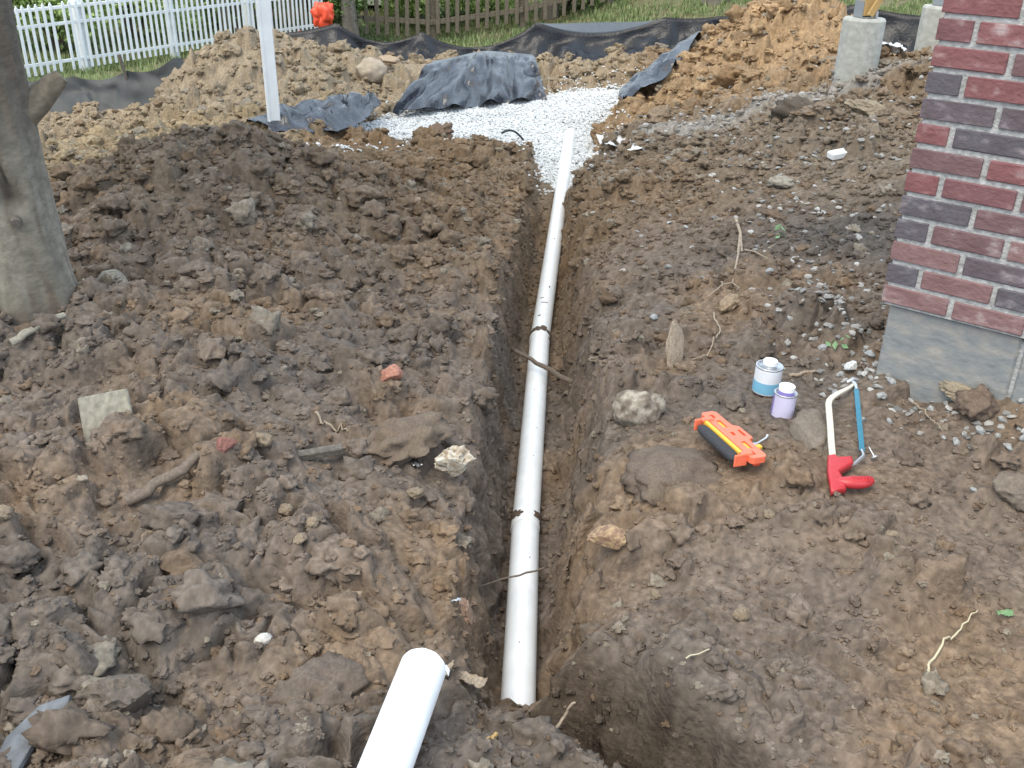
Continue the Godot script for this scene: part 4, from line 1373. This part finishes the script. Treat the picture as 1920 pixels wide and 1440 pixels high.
	rock("clay_piece", "reddish flat clay piece at the left trench edge", "clay piece", -.089, 1.665, Vector3(.012, .028, .026), Color(.27, .18, .13), Color(.2, .14, .11), 62, 5, .3, Vector3(.2, .4, .2), .4)
	strand("straw_stalk", "broken yellow straw stalk at lower right", "straw", [[.862, 1.475], [.875, 1.51], [.93, 1.57], [.98, 1.61], [1.035, 1.66]], .0035, .0015, M.straw, 5, .012)
	strand("short_straw", "short pale straw near the dark channel", "straw", [[.36, 1.47], [.41, 1.485]], .0015, .001, M.straw, 5, .01)
	strand("bark_sliver", "orange wood sliver below the cut end of the drain pipe", "sliver", [[-.035, 1.30], [-.022, 1.325], [-.018, 1.345]], .002, .005, M.wood_tan, 6, .012)
	bar3("root_stub", "pale root stub sticking up right of the cut pipe end", "root", V(.105, .02, 1.47), V(.145, .075, 1.50), .004, .0025, M.root, 1.0, .01, 8)
	strand("twig_by_cans", "short tan twig right of the cans", "twig", [[.897, 2.792], [.94, 2.79], [.992, 2.80]], .007, .004, M.root, 6, .008)
	# exposed roots on the right slope, one forked thing
	var ro := thing("exposed_roots", "forked pale tree roots hanging out of the right slope", "roots", on(.984, 4.15))
	var forks := [[[.984, 4.15], [.975, 4.0], [.94, 3.85], [.905, 3.70], [.86, 3.55], [.80, 3.45], [.725, 3.36]], [[.975, 4.0], [.955, 3.85], [.945, 3.76], [.965, 3.68], [1.0, 3.60]], [[1.01, 3.74], [1.05, 3.80], [1.09, 3.84]], [[.86, 3.55], [.865, 3.45], [.84, 3.40]]]
	var rr := [.0075, .006, .004, .0035]
	for i in forks.size():
		var ps := []
		var rs := []
		for k in forks[i].size():
			var q: Array = forks[i][k]
			ps.append(on(q[0], q[1], .02) - ro.position)
			rs.append(lerpf(rr[i], rr[i] * .3, float(k) / (forks[i].size() - 1)))
		part(ro, "root", finish(tube(ps, rs, 7)), M.root)
	strand("hair_root", "thin curly root on the slope above the upright stone", "root", [[.735, 3.26], [.725, 3.2], [.735, 3.12], [.70, 3.02], [.655, 2.93], [.60, 2.91]], .004, .002, M.root, 6, .012)
	strand("wall_root", "thin pale rootlet in front of the wall", "root", [[1.21, 2.56], [1.225, 2.50], [1.22, 2.44], [1.225, 2.39]], .003, .002, M.root, 6, .012)
	strand("trench_root", "thin root poking from the right trench wall", "root", [[.25, 4.3], [.28, 4.36], [.33, 4.42]], .005, .002, M.twig, 6, .02)
	# torn paper and scraps
	var pc := func(called: String, label: String, x: float, d: float, w: float, l: float, sd: int, m: Material, lift: float) -> void:
		var g := []
		var n := noise(FastNoiseLite.TYPE_SIMPLEX_SMOOTH, 1.0, sd, 2)
		for i in 13:
			var col := []
			var u := float(i) / 12
			var wd := (.35 + .65 * absf(sin(u * 2.4 + sd))) * (1.0 + .4 * n.get_noise_2d(u * 6, 9))
			for j in 7:
				var v := float(j) / 6 - .5
				col.append(Vector3((u - .5) * l, lift + n.get_noise_2d(u * 3, v * 3) * .3 * w + absf(v) * .1 * w, v * w * wd))
			g.append(col)
		lone(called, sheet(g, .0015), m, label, "litter", on(x, d, .012), Vector3(.15, sd * .7, 0))
	pc.call("torn_paper", "torn white paper scrap beside the far end of the pipe", .66, 6.45, .16, .24, 1, M.paper, .03)
	pc.call("grey_scrap", "small pale scrap on the slope below the torn white paper", .72, 5.75, .10, .13, 2, M.paper, .01)
	pc.call("crumpled_paper", "crumpled white paper to the right of the nearer concrete pier", 2.19, 5.95, .18, .2, 3, M.paper, .05)
	pc.call("torn_bark", "torn pale bark strip at the tip of the loose pipe", -.085, 1.55, .035, .085, 4, M.root, .01)
	pc.call("bark_curl", "narrow grey bark curl touching the loose pipe end", -.125, 1.52, .018, .06, 6, M.root, .012)
	pc.call("foil_scrap", "tiny shiny foil scrap at the left edge of trench", -.126, 1.77, .012, .035, 5, M.steel, .004)
	pc.call("plastic_bit", "small grey plastic bit left of the chalky stone", -.263, 2.28, .02, .03, 8, M.steel, .004)
	lone("white_block", finish(bevel_box(Vector3(.115, .035, .055), .006)), M.paper, "white rectangular block lying on the right slope", "block", on(1.566, 4.66, .02), Vector3(.1, .35, .12))
	pc.call("green_leaf", "single pale green leaf at the lower right edge", 1.09, 1.65, .018, .035, 9, M.green_leaf, .006)
	var lf := thing("seedling", "tiny green weed on the right slope above the roots", "weed", on(1.13, 3.95))
	part(lf, "leaves", leaf_cluster(5, 6, .03, .04), M.green_leaf, Vector3(0, .02, 0))
	lf = thing("weed_sprig", "tiny green sprig at the corner of the concrete footing", "weed", on(1.075, 2.9))
	part(lf, "leaves", leaf_cluster(6, 9, .03, .03), M.green_leaf, Vector3(0, .01, 0))

# ---------------------------------------------------------------- trees and the far lawn
func build_yard_tree() -> void:
	var x := -1.73
	var d := 3.22
	var o := thing("tree", "smooth grey tree trunk with a dark knot at the left edge", "tree", V(x, smooth_y(x, d), d))
	var n := noise(FastNoiseLite.TYPE_SIMPLEX_SMOOTH, 1.0, 202, 4)
	var rings := 120
	var sides := 64
	var vs := []
	var cs := []
	for i in rings + 1:
		var t := float(i) / rings
		var y := -.25 + 5.0 * t
		var rv := PackedVector3Array()
		var cv_ := PackedColorArray()
		for k in sides:
			var a := TAU * k / sides
			var rad := .131 - .010 * maxf(y, 0.0) + .05 * exp(-maxf(y + .02, 0.0) * 9.0) * (1.0 + .5 * sin(a * 4.0 + .7))
			rad += n.get_noise_3d(cos(a) * 1.6, y * .7, sin(a) * 1.6) * .016 + n.get_noise_3d(cos(a) * 5, y * 1.5, sin(a) * 5) * .007
			var dark := 0.0
			# long seam that runs down to the knot (angle measured from +x towards the camera)
			var seam := 1.14 + .10 * n.get_noise_2d(y * 2.0, 4.0) + 1.5 * minf(maxf(y - .53, 0.0), .5)
			var da := absf(a - seam)
			if y > .47 and y < 1.9:
				var g := exp(-pow(da / .07, 2.0)) * sm(.47, .56, y)
				rad -= .03 * g
				dark = maxf(dark, g)
			var kd := Vector2((a - 1.12) * .13, y - .47).length()
			var hole := exp(-pow(kd / .042, 2.0))
			var lip := exp(-pow((kd - .06) / .022, 2.0))
			rad += .012 * lip - .05 * hole
			dark = maxf(dark, hole)
			var f := clampf(.5 + n.get_noise_3d(cos(a) * 2.2, y * 1.6, sin(a) * 2.2) * 1.4, 0.0, 1.0)
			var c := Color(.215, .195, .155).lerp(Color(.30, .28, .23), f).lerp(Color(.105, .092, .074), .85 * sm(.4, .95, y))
			c = c.lerp(Color(.16, .115, .08), clampf(n.get_noise_3d(cos(a) * 4, y * 2.2 + 9, sin(a) * 4) * 2.4 - .45, 0.0, .7))
			c = c.lerp(Color(.055, .042, .032), dark * .85)
			c = c.lerp(Color(.15, .115, .09), sm(.12, -.02, y + n.get_noise_2d(a * 3, 1) * .08))
			rv.append(Vector3(cos(a) * rad + .02 * n.get_noise_2d(y * .5, 0), y, sin(a) * rad))
			cv_.append(c)
		vs.append(rv)
		cs.append(cv_)
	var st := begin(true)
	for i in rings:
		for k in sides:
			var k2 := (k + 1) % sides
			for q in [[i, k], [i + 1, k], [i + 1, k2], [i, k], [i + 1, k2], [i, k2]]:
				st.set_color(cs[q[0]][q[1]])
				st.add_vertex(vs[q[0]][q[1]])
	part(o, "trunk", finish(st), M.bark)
	part(o, "branch_stub", finish(tube([Vector3(.07, .72, -.03), Vector3(.125, .755, -.06), Vector3(.17, .80, -.085), Vector3(.20, .825, -.10)], [.066, .047, .037, .025], 12)), M.wood_brown)
	part(o, "knot_stub", finish(tube([Vector3(.045, .39, .10), Vector3(.058, .385, .132)], [.022, .015], 10)), M.wood_grey)
	var limbs := begin(true)
	for q in [Vector3(1.6, 1.2, .5), Vector3(-1.2, 1.4, .8), Vector3(.4, 1.6, -1.5), Vector3(.7, 1.9, 1.4), Vector3(-.7, 1.7, -1.1), Vector3(2.2, .8, -.6)]:
		var a := Vector3(0, 4.5, 0)
		tube([a, a + q * .35 + Vector3(0, .1, 0), a + q * .7, a + q], [.07, .05, .03, .01], 9, 1.0, limbs)
	part(o, "limb", finish(limbs), M.wood_grey)
	var blobs := []
	var r := RandomNumberGenerator.new()
	r.seed = 92
	for k in 16:
		blobs.append([Vector3(r.randf_range(-3.0, .5), r.randf_range(4.6, 6.8), r.randf_range(-1.5, 1.9)), Vector3.ONE * r.randf_range(.5, .85)])
	foliage(o, "crown", M.cluster_near, 93, 2000, blobs, Color(.04, .075, .02), Color(.09, .13, .035))

func build_background() -> void:
	var dk := Color(.035, .065, .02)
	var md := Color(.20, .30, .09)
	var br := Color(.50, .62, .26)
	var yl := Color(.52, .62, .26)
	var list := [
		["low dark shrub behind the left end of the white fence", -8.2, 14.3, 1.7, 1.6, dk, md], ["bright leafy shrub behind the white fence nearest the tree trunk", -6.7, 14.6, 1.5, 1.6, md, br],
		["yellow green shrub behind the white fence, first right of the fence post", -5.9, 15.6, 1.6, 1.5, br, yl], ["mid green shrub behind the middle of the white fence", -5.0, 16.7, 1.8, 1.6, md, br],
		["bright shrub behind the white fence next to the tall white post", -4.4, 17.8, 1.7, 1.6, br, yl], ["dark shrub by the orange sack between the two fences", -3.1, 17.2, 1.9, 1.1, dk, md],
		["light green shrub behind the left part of the brown fence", -1.9, 18.9, 1.9, 1.8, md, br], ["yellow green shrub behind the middle of the brown fence", -.5, 19.3, 1.8, 1.9, br, yl],
		["leafy shrub behind the brown fence left of the grass slope", .9, 19.6, 1.7, 1.9, md, yl], ["tall shrub far behind the brown fence", -2.9, 22.5, 2.4, 2.2, md, br],
		["green shrub at the top of the grass slope", 2.6, 21.2, 1.6, 2.0, md, br], ["dark green shrub far behind the white fence", -7.2, 18.6, 2.4, 2.4, dk, md], ["broad shrub far behind the white fence", -5.0, 20.8, 2.4, 2.4, md, br], ["wide green shrub beyond the grass slope", 5.2, 22.5, 1.9, 2.6, md, br]]
	for i in list.size():
		var q: Array = list[i]
		shrub(q[0], q[1], q[2], q[3], q[4], 300 + i, q[5], q[6], 1500)
	var trunks := [["slim dark tree trunk behind the white fence", -6.25, 16.2, .06], ["dark tree trunk behind the white fence, nearer the tall white post", -4.75, 16.4, .07], ["dark tree trunk at the right end of the white fence", -2.75, 16.6, .12], ["thick tree trunk behind the brown fence", .55, 18.9, .14], ["grey tree trunk rising from the grass slope", 3.07, 16.0, .19]]
	for i in trunks.size():
		var q: Array = trunks[i]
		var o := thing("yard_tree", q[0], "tree", V(q[1], smooth_y(q[1], q[2]), q[2]), 0, "trees behind the yard")
		part(o, "trunk", trunk_mesh(700 + i, 5.0, q[3], q[3] * .6, Vector3(.1, 0, .1), 14, 5), M.bark)
		var blobs := []
		for k in 6: blobs.append([Vector3(sin(k * 2.1) * .9, 4.3 + .35 * k, cos(k * 2.1) * .9), Vector3(.9, .7, .9)])
		foliage(o, "crown", M.cluster, 720 + i, 500, blobs, dk, md)
	# pale shed seen through the brown fence
	var sh := thing("shed", "small white shed glimpsed through the brown fence", "shed", V(-2.75, smooth_y(-2.7, 20.2), 20.2), .2)
	part(sh, "wall", finish(bevel_box(Vector3(.9, 1.5, .9), .01)), M.vinyl, Vector3(0, .75, 0))
	part(sh, "roof", finish(bevel_box(Vector3(1.1, .08, 1.1), .01)), M.slate, Vector3(0, 1.545, 0), Vector3(.15, 0, 0))
	# white tubular frame lying on the grass
	var g0 := smooth_y(1.6, 12.8) + .06
	var fr := thing("garden_rack", "white tubular frame lying on the grass behind the black plastic", "frame", V(1.6, g0, 12.9))
	var c := [Vector3(-.24, 0, .12), Vector3(.16, .02, .14), Vector3(.34, .07, -.22), Vector3(-.05, .06, -.24)]
	for k in 4:
		part(fr, "tube", finish(tube([c[k], c[(k + 1) % 4]], [.014, .014], 8)), M.vinyl)
	part(fr, "tube", finish(tube([Vector3(-.05, .06, -.24), Vector3(-.02, .20, -.30), Vector3(.36, .21, -.28), Vector3(.34, .07, -.22)], [.012, .012, .012, .012], 8)), M.vinyl)
	bar3("white_pole", "thin white pole lying on the grass slope", "pole", V(2.2, smooth_y(2.2, 13.9) + .1, 13.9), V(2.65, smooth_y(2.65, 14.0) + .12, 14.0), .015, .015, M.vinyl, 1.0, .0, 3)
	# grass
	var r := RandomNumberGenerator.new()
	r.seed = 55
	var xf := []
	var cs := PackedColorArray()
	for i in 42000:
		var d := 11.4 + 13.0 * pow(r.randf(), 1.4)
		var x := r.randf_range(-8.5, 8.5) * d / 16.0
		if n_mask.get_noise_2d(x * .8 + 60.0, d * .8) > .28 and r.randf() < .75: continue
		var b := Basis(Vector3.UP, r.randf() * TAU).scaled(Vector3.ONE * r.randf_range(.6, 1.3))
		xf.append(Transform3D(b, V(x, soil_y(x, d) - .005, d)))
		var q := Color(.13, .19, .07).lerp(Color(.28, .34, .15), r.randf())
		if r.randf() < .15: q = Color(.28, .25, .15)
		cs.append(q)
	var st := begin(false)
	for k in 9:
		var a := r.randf() * TAU
		var p := Vector3(cos(a), 0, sin(a)) * r.randf_range(0, .05)
		var h := r.randf_range(.04, .10)
		var side := Vector3(-sin(a), 0, cos(a)) * .006
		var tip := p + Vector3(cos(a) * h * .5, h, sin(a) * h * .5)
		for v in [p - side, tip, p + side]: st.add_vertex(v)
	var o2 := scatter("grass", finish(st), M.grass, xf, cs)
	tag(o2, "rough green grass beyond the silt fence", "grass")

# ---------------------------------------------------------------- the scene
func _ready() -> void:
	var cam := Camera3D.new()
	cam.name = "camera"
	cam.fov = 43.6
	cam.near = .05
	cam.far = 1000.0
	cam.position = Vector3(0, 1.6, 0)
	cam.basis = Basis(Vector3.RIGHT, deg_to_rad(-27.3)) * Basis(Vector3.BACK, deg_to_rad(1.15))
	add_child(cam)
	cam.current = true
	var sky_m := ProceduralSkyMaterial.new()
	sky_m.sky_top_color = Color(.80, .87, .95)
	sky_m.sky_horizon_color = Color(.86, .90, .94)
	sky_m.sky_curve = .2
	sky_m.ground_bottom_color = Color(.25, .24, .22)
	sky_m.ground_horizon_color = Color(.6, .62, .62)
	sky_m.sky_energy_multiplier = 1.0
	var sky := Sky.new()
	sky.sky_material = sky_m
	var env := Environment.new()
	env.background_mode = Environment.BG_SKY
	env.sky = sky
	env.background_energy_multiplier = 1.0
	env.tonemap_mode = Environment.TONE_MAPPER_LINEAR
	env.tonemap_exposure = 2.5
	env.sdfgi_enabled = true
	env.ssao_enabled = true
	env.ssil_enabled = true
	var we := WorldEnvironment.new()
	we.name = "world"
	we.environment = env
	add_child(we)
	var sun := DirectionalLight3D.new()
	sun.name = "sun"
	sun.light_energy = .45
	sun.light_color = Color(1.0, .97, .92)
	sun.light_angular_distance = 40.0
	sun.shadow_enabled = true
	sun.rotation_degrees = Vector3(-60, -38, 0)
	add_child(sun)

	n_big = noise(FastNoiseLite.TYPE_SIMPLEX_SMOOTH, .9, 1, 3)
	n_med = noise(FastNoiseLite.TYPE_SIMPLEX_SMOOTH, 4.0, 2, 2)
	n_fine = noise(FastNoiseLite.TYPE_SIMPLEX_SMOOTH, 16.0, 3, 3)
	n_warp = noise(FastNoiseLite.TYPE_SIMPLEX_SMOOTH, 6.0, 4, 2)
	n_mask = noise(FastNoiseLite.TYPE_SIMPLEX_SMOOTH, .8, 5, 3)
	for i in 4:
		var f: float = [4.6, 9.5, 20.0, 44.0][i]
		cd.append(cell(f, 50 + i, false))
		cv.append(cell(f, 50 + i, true))
		var edge := cell(f, 50 + i, false)
		edge.cellular_return_type = FastNoiseLite.RETURN_DISTANCE2_SUB
		ce.append(edge)
	build_materials()
	M.green_leaf = mat("green_leaf", lin(.14, .26, .12), .5)
	M.cluster = leaf_cluster(40, 9, .075, .16)
	M.cluster_near = leaf_cluster(41, 10, .10, .22)
	build_ground()
	build_house()
	concrete_pier("round concrete pier nearer the trench with tan timber on top", 1.956, 5.8, .985, .118, 0)
	concrete_pier("round concrete pier partly hidden behind the brick wall", 2.63, 6.4, 1.0, .118, 1)
	build_white_fence()
	build_brown_fence()
	build_yard_tree()
	build_background()
	build_clods()
	build_gravel()
	build_plastic()
	build_pipes()
	build_tools()
	build_litter()
	for o in find_children("*", "MeshInstance3D", true, false):
		if o.has_meta("stem"): o.remove_meta("stem")
